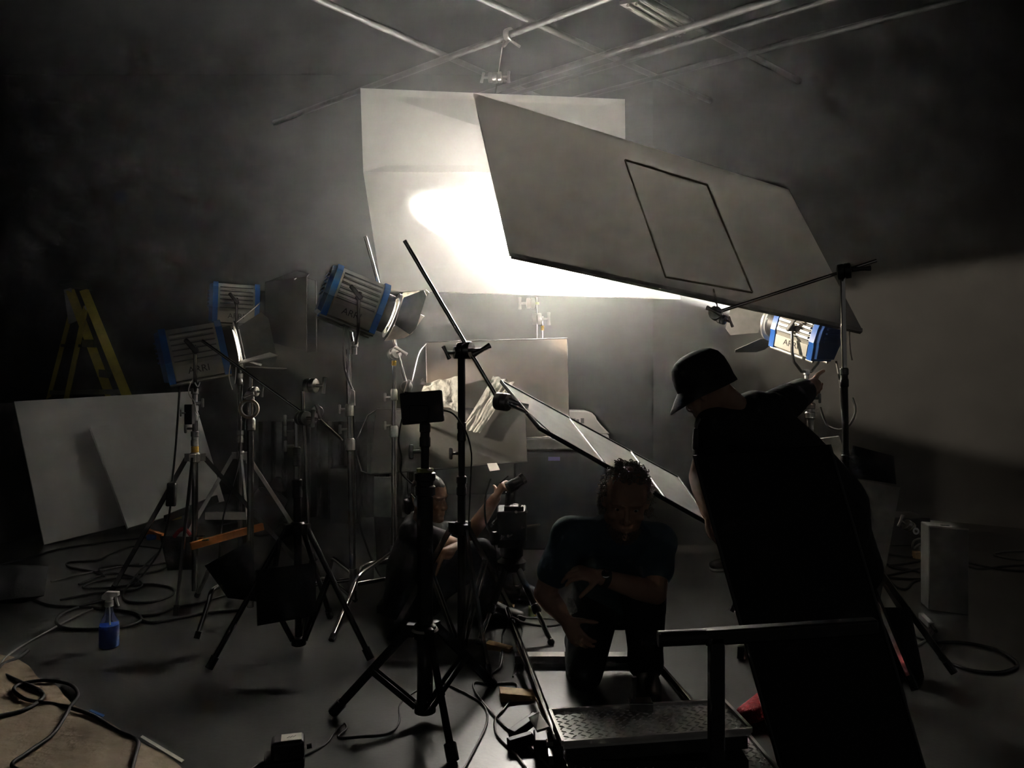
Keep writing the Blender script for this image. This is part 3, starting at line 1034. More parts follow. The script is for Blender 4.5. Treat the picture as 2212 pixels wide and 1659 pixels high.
# two chrome legged stand behind (grey flag stand)
e0 = P(851, 1000, 4.62)
cse = cstand('century stand holding the dark grey flag, two bright bent legs', e0.x, e0.y,
             [(0.1, 0.98, 0.0175, 'chrome'), (0.98, 1.2, 0.0145, 'chrome'), (1.2, 1.40, 0.0115, 'chrome')],
             [(0.25, F(716, 1387)[:2], 0.62), (0.21, F(753, 1305)[:2], 0.72), (0.17, (e0.x + 0.5, e0.y + 0.2), 0.75)], knobs=((1.17, -1, -0.2), (1.0, -1, -0.2)), bands=((1.36, 0.03, 0.014), (0.95, 0.02, 0.02)))
grip_arm('slanted grip arm rising behind the warm barn door', P(880, 838, 4.55), P(789, 511, 4.55),
         [(P(852, 764, 4.56), (0.6, -0.7, 0.2), 0.036, (0.75, 0.1, -0.5)), (P(878, 835, 4.52), (0.2, -1, 0), 0.034, (0.3, 0, 1))], 0.0105)

tag(MB().tube([P(851, 884, 4.62), P(845, 884, 5.41)], 0.008, 10).build('flag_spigot', M['chrome']), 'short rod joining the dark grey flag to the century stand before it', 'rod')

# front left tripod with hanging black bags
t0 = P(646, 1000, 3.6)
tripod('front left tripod stand with black bags hanging from it', t0.x, t0.y,
       [(0.05, 0.78, 0.0185, 'blackmetal'), (0.78, 0.93, 0.016, 'steel'), (0.93, 1.08, 0.0125, 'chrome')],
       0.575, [F(452, 1448)[:2], F(800, 1428)[:2], F(713, 1336)[:2]], leg_m='blackmetal', leg_r=0.0125, bottom=0.05, spread_z=0.05, brace_t=0.36, knobs=((0.96, -1, -0.3), (1.03, -1, -0.2), (1.08, -1, -0.2)), collar_m='blackmetal', flat=False, lean=(-0.012, 0))
grip_arm('long thin rod slanting across the left lamps to a grip head', P(437, 736, 3.75), P(652, 890, 3.62),
         [(P(655, 903, 3.55), (0.8, -0.6, 0), 0.034, (0, 0.2, 1))], 0.0075)
grip_arm('upright rod with a grip head at its tip, right of the front left tripod', P(667, 1165, 3.66), P(653, 845, 3.62),
         [(P(672, 833, 3.6), (1, -0.3, 0), 0.034, (0.1, 0.1, 1))], 0.0075)
grip_arm('short rod slanting down from the front left tripod to the tall chrome stand', P(690, 905, 3.7), P(738, 950, 4.15),
         [(P(684, 890, 3.66), (0.4, -1, 0.1), 0.03, (0.3, 0, -1))], 0.008)


def sack(label, cs, m, thick, name='sandbag', cat='bag', strap=None, seed=1, sag=0.3, lean=None):
    """soft pillow between four corners"""
    cs = [V(c) for c in cs]
    root = empty(name, sum(cs, V()) / 4, label, cat, 'black canvas bags')
    nr = (cs[1] - cs[0]).cross(cs[3] - cs[0]).normalized()
    rnd = random.Random(seed)
    n = 14
    b = MB()
    ph = [rnd.uniform(0, 6) for _ in range(4)]
    for sgn in (-1, 1):
        base = len(b.v)
        for i in range(n + 1):
            for j in range(n + 1):
                u, v = i / n, j / n
                p = cs[0].lerp(cs[1], u).lerp(cs[3].lerp(cs[2], u), v)
                w = (max(0, math.sin(PI * u)) * max(0, math.sin(PI * v))) ** 0.5
                w *= (0.45 + 0.55 * (1 - v) ** 0.7) if sag else 1
                wr = 0.12 * math.sin(9 * u + ph[0] + 4 * v) + 0.08 * math.sin(13 * v + ph[1] - 5 * u)
                p = p + nr * sgn * (thick * w * (1 + wr) + 0.0015)
                b.v.append(tuple(p))
        for i in range(n):
            for j in range(n):
                k = base + i * (n + 1) + j
                q = (k, k + 1, k + n + 2, k + n + 1)
                b.f.append(q if sgn > 0 else tuple(reversed(q)))
    b.build('bag_body', m, root, 60)
    if strap:
        st = MB()
        pts = [V(p) for p in strap]
        for i in range(len(pts) - 1):
            st.beam(pts[i], pts[i + 1], 0.045, 0.008, nr)
        st.build('strap', m, root, 60)
    return root


sack('black canvas bag hanging square at the front of the left tripod', [P(556, 1352, 3.42), P(683, 1330, 3.42), P(681, 1215, 3.48), P(552, 1232, 3.48)], M['blacksack'], 0.055, strap=[P(595, 1222, 3.48), P(604, 1165, 3.5), P(630, 1150, 3.53)], seed=2)
sack('black canvas bag hanging tilted behind the square bag', [P(492, 1292, 3.75), P(560, 1300, 3.75), P(540, 1168, 3.8), P(442, 1222, 3.8)], M['blacksack'], 0.05, seed=4)
root = sack('black bag with red straps hanging beside the orange wooden bar', [P(362, 1232, 4.75), P(428, 1230, 4.75), P(425, 1160, 4.75), P(345, 1158, 4.75)], M['blacksack'], 0.06, seed=6)
MB().tube(spline([P(376, 1160, 4.68), P(388, 1146, 4.68), P(400, 1143, 4.68), P(412, 1156, 4.68)], 4), 0.012, 8).build('red_handle', M['red'], root)
tag(MB().beam(P(412, 1180, 4.38), P(568, 1137, 4.62), 0.04, 0.03).build('wooden_bar', M['orange']), 'long orange wooden bar clamped to the lower left lamp stand', 'bar')
tag(MB().beam(P(313, 1148, 4.9), P(352, 1160, 4.85), 0.04, 0.03).build('wooden_bar', M['orange']), 'short orange wooden block beside the red strapped bag', 'bar')
gb = empty('bar_clamp', P(434, 1167, 4.45), 'small chrome clamp holding the orange bar to the pole', 'clamp')
MB().ringband(0.03, 0.0195, 0.035, P(432, 1165, 4.5), (0, 0, 1), 18).build('clamp_ring', M['chrome'], gb)
MB().tube([P(438, 1168, 4.4), P(450, 1166, 4.38)], 0.006, 8).build('screw', M['chrome'], gb)
tag(MB().limb([P(320, 1161, 4.85), P(335, 1160, 4.85)], [(0.02, 0.012), (0.016, 0.01)], None, 10).build('rag', M['clamp']), 'small blue item lying beside the short orange block', 'rag')

# far left: white board leaning, with a smaller panel in front
WB = [F(95, 1177), V((P(482, 1086, 7.4).x, 7.4, 0.0)), P(414, 846, 7.75), P(30, 868, 6.45)]
d_ = 7.4
WB[1] = V(((484 - 1106) / FPX * 7.35, 7.35, CAM_H + (829.5 - 1083) / FPX * 7.35))
tag(MB().slab(WB, 0.012).build('bounce_board', M['foam']), 'big white board leaning on its long edge in front of the yellow ladder', 'bounce board', 'white boards')
PN = [P(275, 1142, 6.25), P(365, 1115, 6.62), P(275, 914, 6.9), P(194, 924, 6.55)]
tag(MB().slab(PN, 0.02).build('foam_panel', M['foam']), 'small white panel leaning against the big white board', 'panel', 'white boards')
bk_ = MB().slab([P(356, 1128, 6.4), P(470, 1085, 7.15), P(466, 1070, 7.18), P(357, 1113, 6.42)], 0.03)
tag(bk_.build('batten', M['blackmetal']), 'dark batten lying along the foot of the leaning white board', 'batten')

# ladder behind it
lad = empty('stepladder', P(190, 1100, 8.0), 'yellow fibreglass stepladder behind the leaning white board', 'ladder')
LD = 7.9
def L_(px, py, dd=0.0):
    return P(px, py, LD + dd)
def rail(name, a, b_, w=0.075, h=0.035):
    return MB().beam(a, b_, w, h, V((1, 0.25, 0))).build(name, M['yellow'], lad)
def floor_to(a, b_):
    d = (b_ - a)
    return a + d * ((a.z - 0.0) / (a.z - b_.z))
rail('front_rail', L_(182, 628), floor_to(L_(182, 628), L_(262, 825, -0.35)), 0.085)
rail('front_rail', L_(152, 628, 0.45), floor_to(L_(152, 628, 0.45), L_(236, 850, 0.1)), 0.085)
rail('rear_rail', L_(186, 662, 0.02), floor_to(L_(186, 662, 0.02), L_(146, 850, 0.25)), 0.045)
rail('rear_rail', L_(152, 680, 0.5), floor_to(L_(152, 680, 0.5), L_(108, 850, 0.8)), 0.04)
MB().slab([L_(150, 700, 0.46), L_(172, 690, 0.44), L_(154, 622, 0.44), L_(140, 626, 0.44)], 0.03).build('side_plate', M['alu'], lad)
MB().slab([L_(128, 618, 0.5), L_(196, 626, -0.05), L_(190, 607, -0.05), L_(135, 606, 0.5)], 0.05).build('top_cap', M['blackplastic'], lad)
for (a, b_) in (((206, 742, -0.1), (180, 742, 0.35)), ((236, 808, -0.22), (212, 806, 0.25)), ((266, 866, -0.4), (242, 860, 0.05))):
    MB().beam(L_(*a), L_(*b_), 0.08, 0.03).build('step', M['blackmetal'], lad)
MB().beam(L_(110, 848, 0.78), L_(262, 846, -0.35), 0.05, 0.025).build('spreader_bar', M['alu'], lad)
MB().beam(L_(172, 747, 0.1), L_(130, 746, 0.65), 0.03, 0.02).build('rear_rung', M['blackmetal'], lad)
MB().slab([L_(201, 688, -0.05), L_(221, 722, -0.1), L_(226, 716, -0.1), L_(207, 683, -0.05)], 0.012).build('rail_sticker', M['greykey'], lad)
MB().ringband(0.03, 0.01, 0.03, L_(190, 664, -0.03), (0.3, -1, 0), 16).build('hinge', M['alu'], lad)

# ------------------------------------------------------------------ stand with long arm (black, middle) and grip heads
f0 = P(997, 1000, 3.55)
fst = tripod('black middle stand with the long slanted rod on top', f0.x, f0.y,
       [(0.05, 0.80, 0.019, 'blackmetal'), (0.80, 1.05, 0.016, 'blackmetal'), (1.05, 1.40, 0.0175, 'blackmetal')],
       0.585, [F(1056, 1468)[:2], F(842, 1383)[:2], (f0.x + 0.25, f0.y + 0.55)], leg_m='steel', leg_r=0.011, bottom=0.05, spread_z=0.055, brace_t=0.35, knobs=((0.93, -1, -0.3),), collar_m='blackmetal')
gobo(fst, P(1006, 757, 3.5), (0.9, -0.4, 0), 0.04, 1, 'steel', (0.7, 0.2, 0.4))
gobo(fst, P(990, 762, 3.52), (-1, -0.3, 0), 0.028, 1, 'steel', (-0.5, 0, 1))
grip_arm('long slanted rod crossing before the hanging board down to the scrim frame', P(874, 520, 3.5), P(1078, 866, 3.5),
         [(P(1086, 868, 3.46), (0.9, -0.5, -0.1), 0.04, (1, 0, -0.35))], 0.0095)
MB_ = MB().tube([P(1092, 870, 3.44), P(1136, 890, 3.3), P(1196, 945, 3.13)], 0.008, 8).build('scrim_spigot', M['chrome'])
tag(MB_, 'chrome wire spigot leading from the grip head along the scrim frame', 'wire')

# monitor stand in front (black)
g0 = P(918, 1000, 2.85)
tripod('black front tripod carrying the small dark monitor', g0.x, g0.y,
       [(0.05, 0.90, 0.030, 'blackmetal'), (0.90, 1.08, 0.016, 'blackmetal'), (1.08, 1.11, 0.010, 'steel')],
       0.335, [F(720, 1545)[:2], F(1064, 1484)[:2], F(978, 1648)[:2]], leg_m='blackmetal', leg_r=0.0145, bottom=0.05, spread_z=0.055, brace_t=0.48, collar_m='blackmetal', collar_r=0.042, knobs=((1.0, -1, -0.2),))
ps = empty('tape_wrap', P(918, 1020, 2.83), 'pale green tape wrapped around the front black tripod', 'tape')
MB().lathe([(0.0315, -0.018), (0.0315, 0.018)], P(918, 1022, 2.85), (0, 0, 1), 24).build('wrap', M['greentape'], ps)
MB().slab([P(923, 1014, 2.82), P(933, 1013, 2.82), P(936, 1018, 2.815), P(925, 1017, 2.815)], 0.003).build('tape_end', M['whitetape'], ps)
wl = empty('paper_collar', P(918, 1361, 2.8), 'white paper collar around the front black tripod leg joint', 'label')
MB().lathe([(0.05, 0), (0.046, 0.008)], P(918, 1361, 2.85), (0, 0, 1), 24).build('collar', M['whitetape'], wl)
mo = empty('monitor', P(912, 883, 2.85), 'small black field monitor on the front black tripod, seen from behind', 'monitor')
bevel(MB().box(P(912, 880, 2.85), (0.155, 0.045, 0.118), Matrix.Rotation(math.radians(-5), 3, 'Y')).build('monitor_shell', M['blackplastic'], mo), 0.006)
MB().slab([P(872, 852, 2.87), P(956, 860, 2.87), P(952, 853, 2.83), P(874, 847, 2.83)], 0.004).build('sunshade', M['blackplastic'], mo)
bevel(MB().box(P(905, 893, 2.82), (0.07, 0.03, 0.06)).build('battery', M['blackmetal'], mo), 0.004)
MB().tube([P(917, 916, 2.85), P(918, 930, 2.85)], 0.012, 12).build('mount', M['steel'], mo)

# ------------------------------------------------------------------ right side stands
r0 = key_pos
tripod('steel stand of the big right lamp, hidden by the person', r0.x + 0.02, r0.y,
       [(0.05, 0.8, 0.0175, 'steel'), (0.8, 1.12, 0.022, 'steel'), (1.12, 1.26, 0.0175, 'chrome')],
       0.72, [(r0.x - 0.45, r0.y - 0.1), (r0.x + 0.4, r0.y - 0.35), (r0.x + 0.15, r0.y + 0.5)], spread_z=None, knobs=((1.17, 1, -0.4), (1.2, 0.6, -0.8)))
x0 = V((P(1836, 980, 3.55).x, 3.55, 0))
rs = tripod('thin black stand on the right with an arm under the tilted board', x0.x, x0.y,
       [(0.06, 0.9, 0.0165, 'blackmetal'), (0.9, 1.3, 0.0145, 'blackmetal'), (1.3, 1.77, 0.0125, 'chrome')],
       0.52, [F(2060, 1458)[:2], F(1976, 1494)[:2], (x0.x - 0.2, x0.y + 0.5)], leg_m='steel', leg_r=0.0115, spread_z=None, collar_m='blackmetal', lean=(-0.02, 0), collar_r=0.03)
gobo(rs, P(1824, 586, 3.5), (0.9, -0.4, 0.1), 0.036, 1, 'blackmetal', (1, 0, 0.05))
grip_arm('grip arm from the thin right stand to the head under the tilted board', P(1893, 563, 3.52), P(1545, 676, 3.62),
         [(P(1546, 677, 3.6), (-0.4, -0.9, 0.1), 0.032, (1, 0, -0.5)), (P(1560, 690, 3.6), (0.7, -0.6, -0.3), 0.022, (0.4, 0, -1))], 0.0085)
tag(MB().tube([P(1549, 664, 3.62), nbp(1541, 625) - nn * 0.0], 0.005, 8).build('pin', M['chrome']), 'short chrome pin joining the grip head to the tilted board edge', 'pin')
sack('black bag hanging on the thin right stand at waist height', [P(1828, 1030, 3.5), P(1936, 1046, 3.5), P(1930, 985, 3.52), P(1842, 962, 3.52)], M['blacksack'], 0.05, seed=8)
sack('black bag hanging low by the legs of the thin right stand', [P(1905, 1468, 3.28), P(1996, 1462, 3.28), P(1966, 1312, 3.36), P(1892, 1312, 3.36)], M['blacksack'], 0.05, seed=11)

# polystyrene boards behind the person
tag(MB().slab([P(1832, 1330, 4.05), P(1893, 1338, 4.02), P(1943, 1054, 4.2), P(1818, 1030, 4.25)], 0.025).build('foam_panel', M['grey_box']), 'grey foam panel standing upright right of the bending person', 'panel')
tag(MB().slab([P(1770, 1040, 4.45), P(1806, 1035, 4.43), P(1820, 965, 4.4), P(1812, 942, 4.4), P(1772, 947, 4.45)], 0.025).build('foam_panel', M['foam_edge']), 'pale foam panel corner lit behind the bending person', 'panel')

# wooden box standing on end
ab = empty('apple_box', F(2048, 1325), 'grey wooden box standing on end at the right, hole in its top', 'box')
base = [F(2006, 1318), F(2093, 1330), F(2093, 1330) + V((0.02, 0.15, 0)), F(2006, 1318) + V((0.035, 0.15, 0))]
hgt = 0.465
b = MB()
b.ring_loft([base, [p + V((0, 0, hgt)) for p in base]])
bevel(b.build('box_body', M['grey_box'], ab), 0.006, 2)
tc_ = sum(base, V()) / 4 + V((0, 0, hgt))
MB().lathe([(0.022, 0), (0.022, 0.0015)], tc_ + V((0.01, 0.0, 0.0)), (0, 0, 1), 20).build('hand_hole', M['rubber'], ab)
MB().beam(base[0] + V((0, 0, hgt)), base[1] + V((0, 0, hgt)), 0.008, 0.008).build('pale_edge', M['whitetape'], ab)  # pale strip along the upper front edge

# dark case and bright grip head on it
dc = empty('equipment_case', F(1945, 1185), 'low black case on the floor by the back right wall', 'case')
bevel(MB().box(F(1938, 1180) + V((0.05, 0.15, 0.11)), (0.42, 0.3, 0.22)).build('case_body', M['blackplastic'], dc), 0.01)
bevel(MB().box(F(1938, 1180) + V((0.05, 0.0, 0.16)), (0.1, 0.02, 0.02)).build('case_handle', M['blackplastic'], dc), 0.004)
gh = empty('loose_grip_head', P(1965, 1138, 5.85), 'bright loose grip head lying near the black case', 'grip head')
gobo(gh, P(1963, 1136, 5.75), (-1, -0.2, 0.6), 0.04, 1, 'castalu', (0.4, 0, 1))
MB().ringband(0.026, 0.012, 0.02, P(1977, 1147, 5.72), (0.1, -1, 0.1), 20).build('ring', M['chrome'], gh)
MB().tube([P(1966, 1138, 5.74), P(1992, 1155, 5.72)], 0.009, 8).build('stub', M['chrome'], gh)
tag(bevel(MB().box(F(1981, 1206) + V((0, 0, 0.025)), (0.05, 0.05, 0.05)).build('wood_block', M['wood']), 0.003), 'small bright wooden block among the cables by the grey box', 'block')

# lone dark sneaker
sh = empty('sneaker', F(1560, 1234), 'dark sneaker with a light sole left of the black flag panel', 'shoe')
sp = F(1560, 1234)
MB().limb([sp + V((-0.06, -0.01, 0.045)), sp + V((0.02, 0, 0.055)), sp + V((0.13, 0.02, 0.065)), sp + V((0.2, 0.03, 0.07))], [(0.028, 0.04), (0.04, 0.045), (0.05, 0.042), (0.055, 0.035)], V((0, 0, 1)), 14).build('upper', M['boot'], sh)
MB().limb([sp + V((-0.07, -0.01, 0.014)), sp + V((0.05, 0, 0.014)), sp + V((0.21, 0.03, 0.014))], [(0.014, 0.04), (0.014, 0.048), (0.014, 0.04)], V((0, 0, 1)), 14).build('sole', M['greykey'], sh)
MB().tube(spline([sp + V((0.0, -0.035, 0.07)), sp + V((0.03, -0.02, 0.095)), sp + V((0.05, 0.02, 0.1))], 4), 0.005, 6).build('lace', M['greykey'], sh)

# ------------------------------------------------------------------ machine behind the flags
MD = 5.75
mc = empty('machine_cabinet', V((0.3, MD + 0.3, 0)), 'wide glossy black machine with a bright top ledge and violet badge', 'machine')
mx0, mx1 = P(1110, 950, MD).x, P(1312, 950, MD).x
zt = P(0, 940, MD).z
MB().box(((mx0 + mx1) / 2, MD + 0.32, zt / 2 - 0.06), (mx1 - mx0, 0.6, zt - 0.12)).build('cabinet', M['machine'], mc)
bevel(mc.children[0], 0.02, 3)
b = MB()
prof = [(0.0, -0.11), (-0.03, -0.10), (-0.03, -0.04), (-0.012, -0.012), (0.03, 0.0), (0.62, 0.0), (0.62, -0.11)]
b.ring_loft([[V((x, MD + p[0], zt + p[1])) for p in prof] for x in (mx0 - 0.01, mx1 + 0.01)])
b.build('top_ledge', M['alu'], mc, 50)
MB().box(((mx0 + mx1) / 2, MD - 0.008, P(0, 967, MD).z), (mx1 - mx0, 0.02, 0.008)).build('trim_strip', M['chrome'], mc)
MB().box(((mx0 + mx1) / 2, MD - 0.003, 0.45), (mx1 - mx0 - 0.1, 0.02, 0.5)).build('front_panel', M['machine'], mc)
MB().box(P(1197, 991, MD - 0.012), (0.088, 0.008, 0.028)).build('badge', M['violet'], mc)
wm = empty('control_unit', P(1270, 915, MD + 0.1), 'bright white rounded control unit with grey keys on the black machine', 'machine')
zc0 = zt + 0.0
poly = [P(1215, 945, 1), P(1318, 945, 1), P(1311, 938, 1), P(1299, 926, 1), P(1290, 915, 1), P(1286, 906, 1), P(1279, 899, 1), P(1268, 895, 1), P(1228, 894, 1), P(1215, 896, 1)]
b = MB()
sc_ = MD + 0.1
ring = [V((p.x * sc_, sc_, CAM_H + (p.z - CAM_H) * sc_)) for p in poly]
zlow = min(p.z for p in ring)
ring = [p + V((0, 0, zt + 0.002 - zlow)) for p in ring]
b.ring_loft([ring, [p + V((0, 0.25, 0)) for p in ring]])
bevel(b.build('shell', M['white'], wm, 40), 0.01, 3)
for (px, py, w, h) in ((1238, 903, 0.035, 0.02), (1248, 906, 0.02, 0.03), (1258, 905, 0.025, 0.04)):
    c = P(px, py + 4, sc_ - 0.003)
    MB().box(c, (w, 0.008, h)).build('key', M['greykey'], wm)
# small light panel under the grey flag by the camera
tag(MB().slab([P(1058, 1018, 5.3), P(1080, 1015, 5.3), P(1073, 1000, 5.31), P(1052, 1001, 5.31)], 0.008).build('slate_card', M['white']), 'small white card below the lower right corner of the grey flag', 'card')

# green scratched board and dark sack left of the seated operator
tag(MB().slab([P(808, 1252.5, 4.9), P(846, 1252.5, 4.9), P(846, 1030, 4.9), P(808, 1030, 4.9)], 0.012).build('scratched_panel', M['clearsheet']), 'greenish scratched panel standing behind the seated operator', 'panel')
sack('black bag standing on the bright stand leg behind the operator', [P(814, 1220, 4.7), P(846, 1218, 4.7), P(848, 1118, 4.72), P(808, 1116, 4.72)], M['blacksack'], 0.04, seed=13)
# dark case at the back left of the tall stand
fc = empty('flight_case', V((-1.85, 7.0, 0)), 'upright dark case standing before the black curtain', 'case')
bevel(MB().box(P(742, 1066, 6.9) + V((0, 0.1, -0.02)), (0.24, 0.22, 0.5)).build('case_body', M['blackplastic'], fc), 0.01)
MB().box(P(742, 1020, 6.9) - V((0, 0.015, 0)), (0.08, 0.02, 0.02)).build('case_handle', M['blackmetal'], fc)
fc.children[0].location = (0, 0, 0)
bb = MB().limb([P(560, 1120, 6.3) + V((0, 0, -0.05)), P(590, 1080, 6.3), P(600, 1052, 6.3)], [(0.16, 0.14), (0.13, 0.12), (0.04, 0.04)], None, 14)
sb_ = bb.build('cloth_bundle', M['drape'])
tag(sb_, 'dark cloth bundle heaped behind the far tripod legs', 'bundle')
sb_.location.z = 0.0

# ------------------------------------------------------------------ dolly with rails
dolly = empty('camera_dolly', V((0.42, 2.3, 0)), 'low camera dolly with diamond plate deck and black push handle', 'dolly')


def plate(name, q, z0, z1, m_alu):
    ring0 = [V((p.x, p.y, z0)) for p in q]
    ring1 = [V((p.x, p.y, z1)) for p in q]
    b = MB()
    b.ring_loft([ring0, ring1])
    o = b.build(name, m_alu, dolly, 25)
    return o


dp = bpy.data.materials.new('diamond_plate')
dp.use_nodes = True
nt = dp.node_tree
pb = nt.nodes['Principled BSDF']
pb.inputs['Base Color'].default_value = (0.72, 0.71, 0.68, 1)
pb.inputs['Metallic'].default_value = 0.75
pb.inputs['Roughness'].default_value = 0.36
nz = nt.nodes.new('ShaderNodeTexNoise')
nz.inputs['Scale'].default_value = 25
mr = nt.nodes.new('ShaderNodeMapRange')
mr.inputs['To Min'].default_value = 0.38
mr.inputs['To Max'].default_value = 0.55
nt.links.new(nz.outputs['Fac'], mr.inputs['Value'])
nt.links.new(mr.outputs[0], pb.inputs['Roughness'])


def lozenges(q, z, step=0.025):
    """raised tread lugs in alternating directions, part of the plate"""
    b = MB()
    e0 = (q[1] - q[0])
    e1 = (q[3] - q[0])
    nu, nv = max(2, int(e0.length / step)), max(2, int(e1.length / (step * 0.62)))
    for i in range(nu):
        for j in range(nv):
            u = (i + 0.5 + (0.0 if j % 2 else 0.25) - 0.12) / nu
            v = (j + 0.5) / nv
            c = q[0] + e0 * u + e1 * v
            a = math.radians(35 if (i + j) % 2 else -35) + math.atan2(e0.y, e0.x)
            d = V((math.cos(a), math.sin(a), 0))
            n_ = V((-d.y, d.x, 0))
            l, w, h = 0.0105, 0.0034, 0.003
            base = len(b.v)
            for p in (c - d * l, c + n_ * w, c + d * l, c - n_ * w):
                b.v.append((p.x, p.y, z))
            for p in (c - d * l * 0.45, c + d * l * 0.45):
                b.v.append((p.x, p.y, z + h))
            b.f += [(base, base + 3, base + 4), (base + 3, base + 5, base + 4), (base + 3, base + 2, base + 5), (base + 2, base + 1, base + 5), (base + 1, base + 4, base + 5), (base + 1, base, base + 4)]
    return b


def deck(q, z0, z1):
    o = plate('deck_plate', q, z0, z1, dp)
    lz = lozenges(q, z1)
    lo = sub(lz.build('tread_lugs', dp, None, 0), o)
    lo['kind'] = 'stuff'
    zz = V((0, 0, z1 + 0.002))
    qq = [V((p.x, p.y, 0)) + zz for p in q]
    for i in range(4):
        sub(MB().beam(qq[i], qq[(i + 1) % 4], 0.016, 0.010, V((0, 0, 1))).build('edge_trim', M['alu']), o)
    return o


q1 = [F(1217, 1607, 0.22), F(1622, 1578, 0.22), F(1563, 1516, 0.22), F(1188, 1538, 0.22)]
deck(q1, 0.205, 0.22)
q2 = [V((0.20, 1.75, 0)), V((0.80, 1.80, 0)), F(1622, 1600, 0.13) + V((0, 0.05, 0)), F(1226, 1640, 0.13) + V((0, 0.06, 0))]
deck(q2, 0.115, 0.13)
for q_, z0_, z1_ in ((q1, 0.165, 0.204), (q2, 0.085, 0.114)):
    cq = sum(q_, V()) / 4
    plate('deck_frame', [cq.lerp(p, 0.97) for p in q_], z0_, z1_, M['blackmetal'])
# chassis beam between, push handle
MB().box((0.44, 2.32, 0.135), (0.5, 0.16, 0.035)).build('chassis', M['blackmetal'], dolly)
hb = V(((1547 - 1106) / FPX * 1.9, 1.9, 0.12))
hz = P(0, 1372, 1.9).z
bevel(MB().beam(hb, V((hb.x, hb.y, hz)), 0.036, 0.036).build('handle_post', M['blackmetal'], dolly), 0.004)
bevel(MB().beam(P(1520, 1376, 1.9), P(1893, 1352, 1.9), 0.038, 0.036).build('push_bar', M['blackmetal'], dolly), 0.006)
MB().tube([P(1421, 1380, 1.9), P(1527, 1375, 1.9)], 0.0195, 14).build('grip_sleeve', M['rubber'], dolly)
wh = MB()
for (x, y) in ((0.15, 2.42), (0.70, 2.42), (0.2, 1.95), (0.72, 1.95)):
    MB().lathe([(0.03, -0.02), (0.045, -0.018), (0.045, 0.018), (0.03, 0.02)], (x, y, 0.098), (1, 0, 0), 20).build('wheel', M['rubber'], dolly)
# foot switch on the deck
fs = empty('brake_pedal', F(1382, 1530, 0.225), 'dark pedal block with an upright pin on the far edge of the deck', 'pedal')
fp_ = F(1383, 1533, 0.2245)
bevel(MB().box(fp_ + V((0, 0, 0.016)), (0.075, 0.05, 0.03)).build('block', M['steel'], fs), 0.004)
MB().tube([fp_ + V((-0.02, 0.01, 0.03)), fp_ + V((-0.018, 0.01, 0.10))], 0.008, 10).build('upright_pin', M['blackmetal'], fs)
# metal ring on the lower deck
rp = F(1434, 1634, 0.137)
rg_ = empty('flange_ring', rp, 'bright metal ring lying on the lower diamond plate', 'ring')
MB().ringband(0.042, 0.029, 0.012, rp + V((0, 0, 0.006)), (0, 0, 1), 40).build('ring', M['alu'], rg_)
for k in range(4):
    a = k * PI / 2 + 0.4
    MB().lathe([(0.003, 0), (0.003, 0.0015)], rp + V((math.cos(a) * 0.035, math.sin(a) * 0.035, 0.012)), (0, 0, 1), 10).build('bolt_hole', M['rubber'], rg_)

# rails
def railz(px, py, z=0.085):
    return F(px, py, z)


ra, rb = railz(1098, 1318), railz(1192, 1565)
dr = (rb - ra)
ra2, rb2 = ra - dr * 0.12, rb + dr * 0.55
rb2.z = ra2.z = 0.085 - 0.018
tag(MB().tube([ra2, rb2], 0.018, 16).build('dolly_rail', M['chrome']), 'left steel dolly rail running up from the dolly', 'rail', 'dolly rails')
off = railz(1433, 1430) - railz(1150, 1430)
tag(MB().tube([ra2.lerp(rb2, 0.2) + off, rb2 + off], 0.018, 16).build('dolly_rail', M['chrome']), 'right steel dolly rail beyond the kneeling man', 'rail', 'dolly rails')
for k, lab in ((0.31, 'far flat sleeper between the two dolly rails'), (0.72, 'near flat sleeper between the dolly rails, beside the deck')):
    A = ra2.lerp(rb2, k)
    B = A + off
    A, B = V((A.x - 0.03, A.y, 0.0295)), V((B.x + 0.03, B.y, 0.0295))
    tag(MB().beam(A, B, 0.06, 0.03, V((0, 1, 0))).build('rail_sleeper', M['steel']), lab, 'sleeper', 'rail sleepers')
wedges = [((1118, 1508), (0.14, 0.07, 0.035), 0.1, 'pale wooden block under the near end of the left rail'),
          ((1078, 1403), (0.12, 0.05, 0.03), -0.35, 'pale wooden wedge by the left rail, before the far sleeper'),
          ((1082, 1312), (0.14, 0.06, 0.03), -0.3, 'pale wooden piece at the far end of the left rail')]
for (px, py), s, rz, lab in wedges:
    c = F(px, py)
    w = MB()
    R = Matrix.Rotation(rz, 3, 'Z')
    poly = [(-s[0] / 2, 0.0), (s[0] / 2, 0.0), (s[0] / 2, s[2] * 0.5), (-s[0] / 2, s[2])]
    w.prism(poly, c + V((0, 0, 0.0005)), R @ V((1, 0, 0)), V((0, 0, 1)), s[1])
    tag(w.build('wood_wedge', M['wood']), lab, 'wedge', 'wooden wedges')
# dark gear heap left of the deck
gr = empty('rail_bracket', F(1165, 1600), 'dark clamp bracket and plate beside the left end of the deck', 'bracket')
MB().slab([P(1160, 1580, 2.5), P(1187, 1572, 2.5), P(1165, 1540, 2.6), P(1142, 1552, 2.6)], 0.008).build('square_plate', M['steel'], gr)
bevel(MB().beam(F(1105, 1606) + V((0, 0, 0.03)), F(1160, 1578) + V((0, 0, 0.05)), 0.03, 0.035).build('arm', M['blackmetal'], gr), 0.004)
bevel(MB().beam(F(1098, 1622) + V((0, 0, 0.02)), F(1150, 1612) + V((0, 0, 0.03)), 0.04, 0.03).build('arm', M['blackmetal'], gr), 0.004)
bevel(MB().box(F(1175, 1625) + V((0, 0, 0.03)), (0.07, 0.09, 0.06)).build('clamp_block', M['blackmetal'], gr), 0.006)
MB().tube([P(1188, 1585, 2.42), P(1190, 1600, 2.4)], 0.01, 10).build('bolt', M['chrome'], gr)
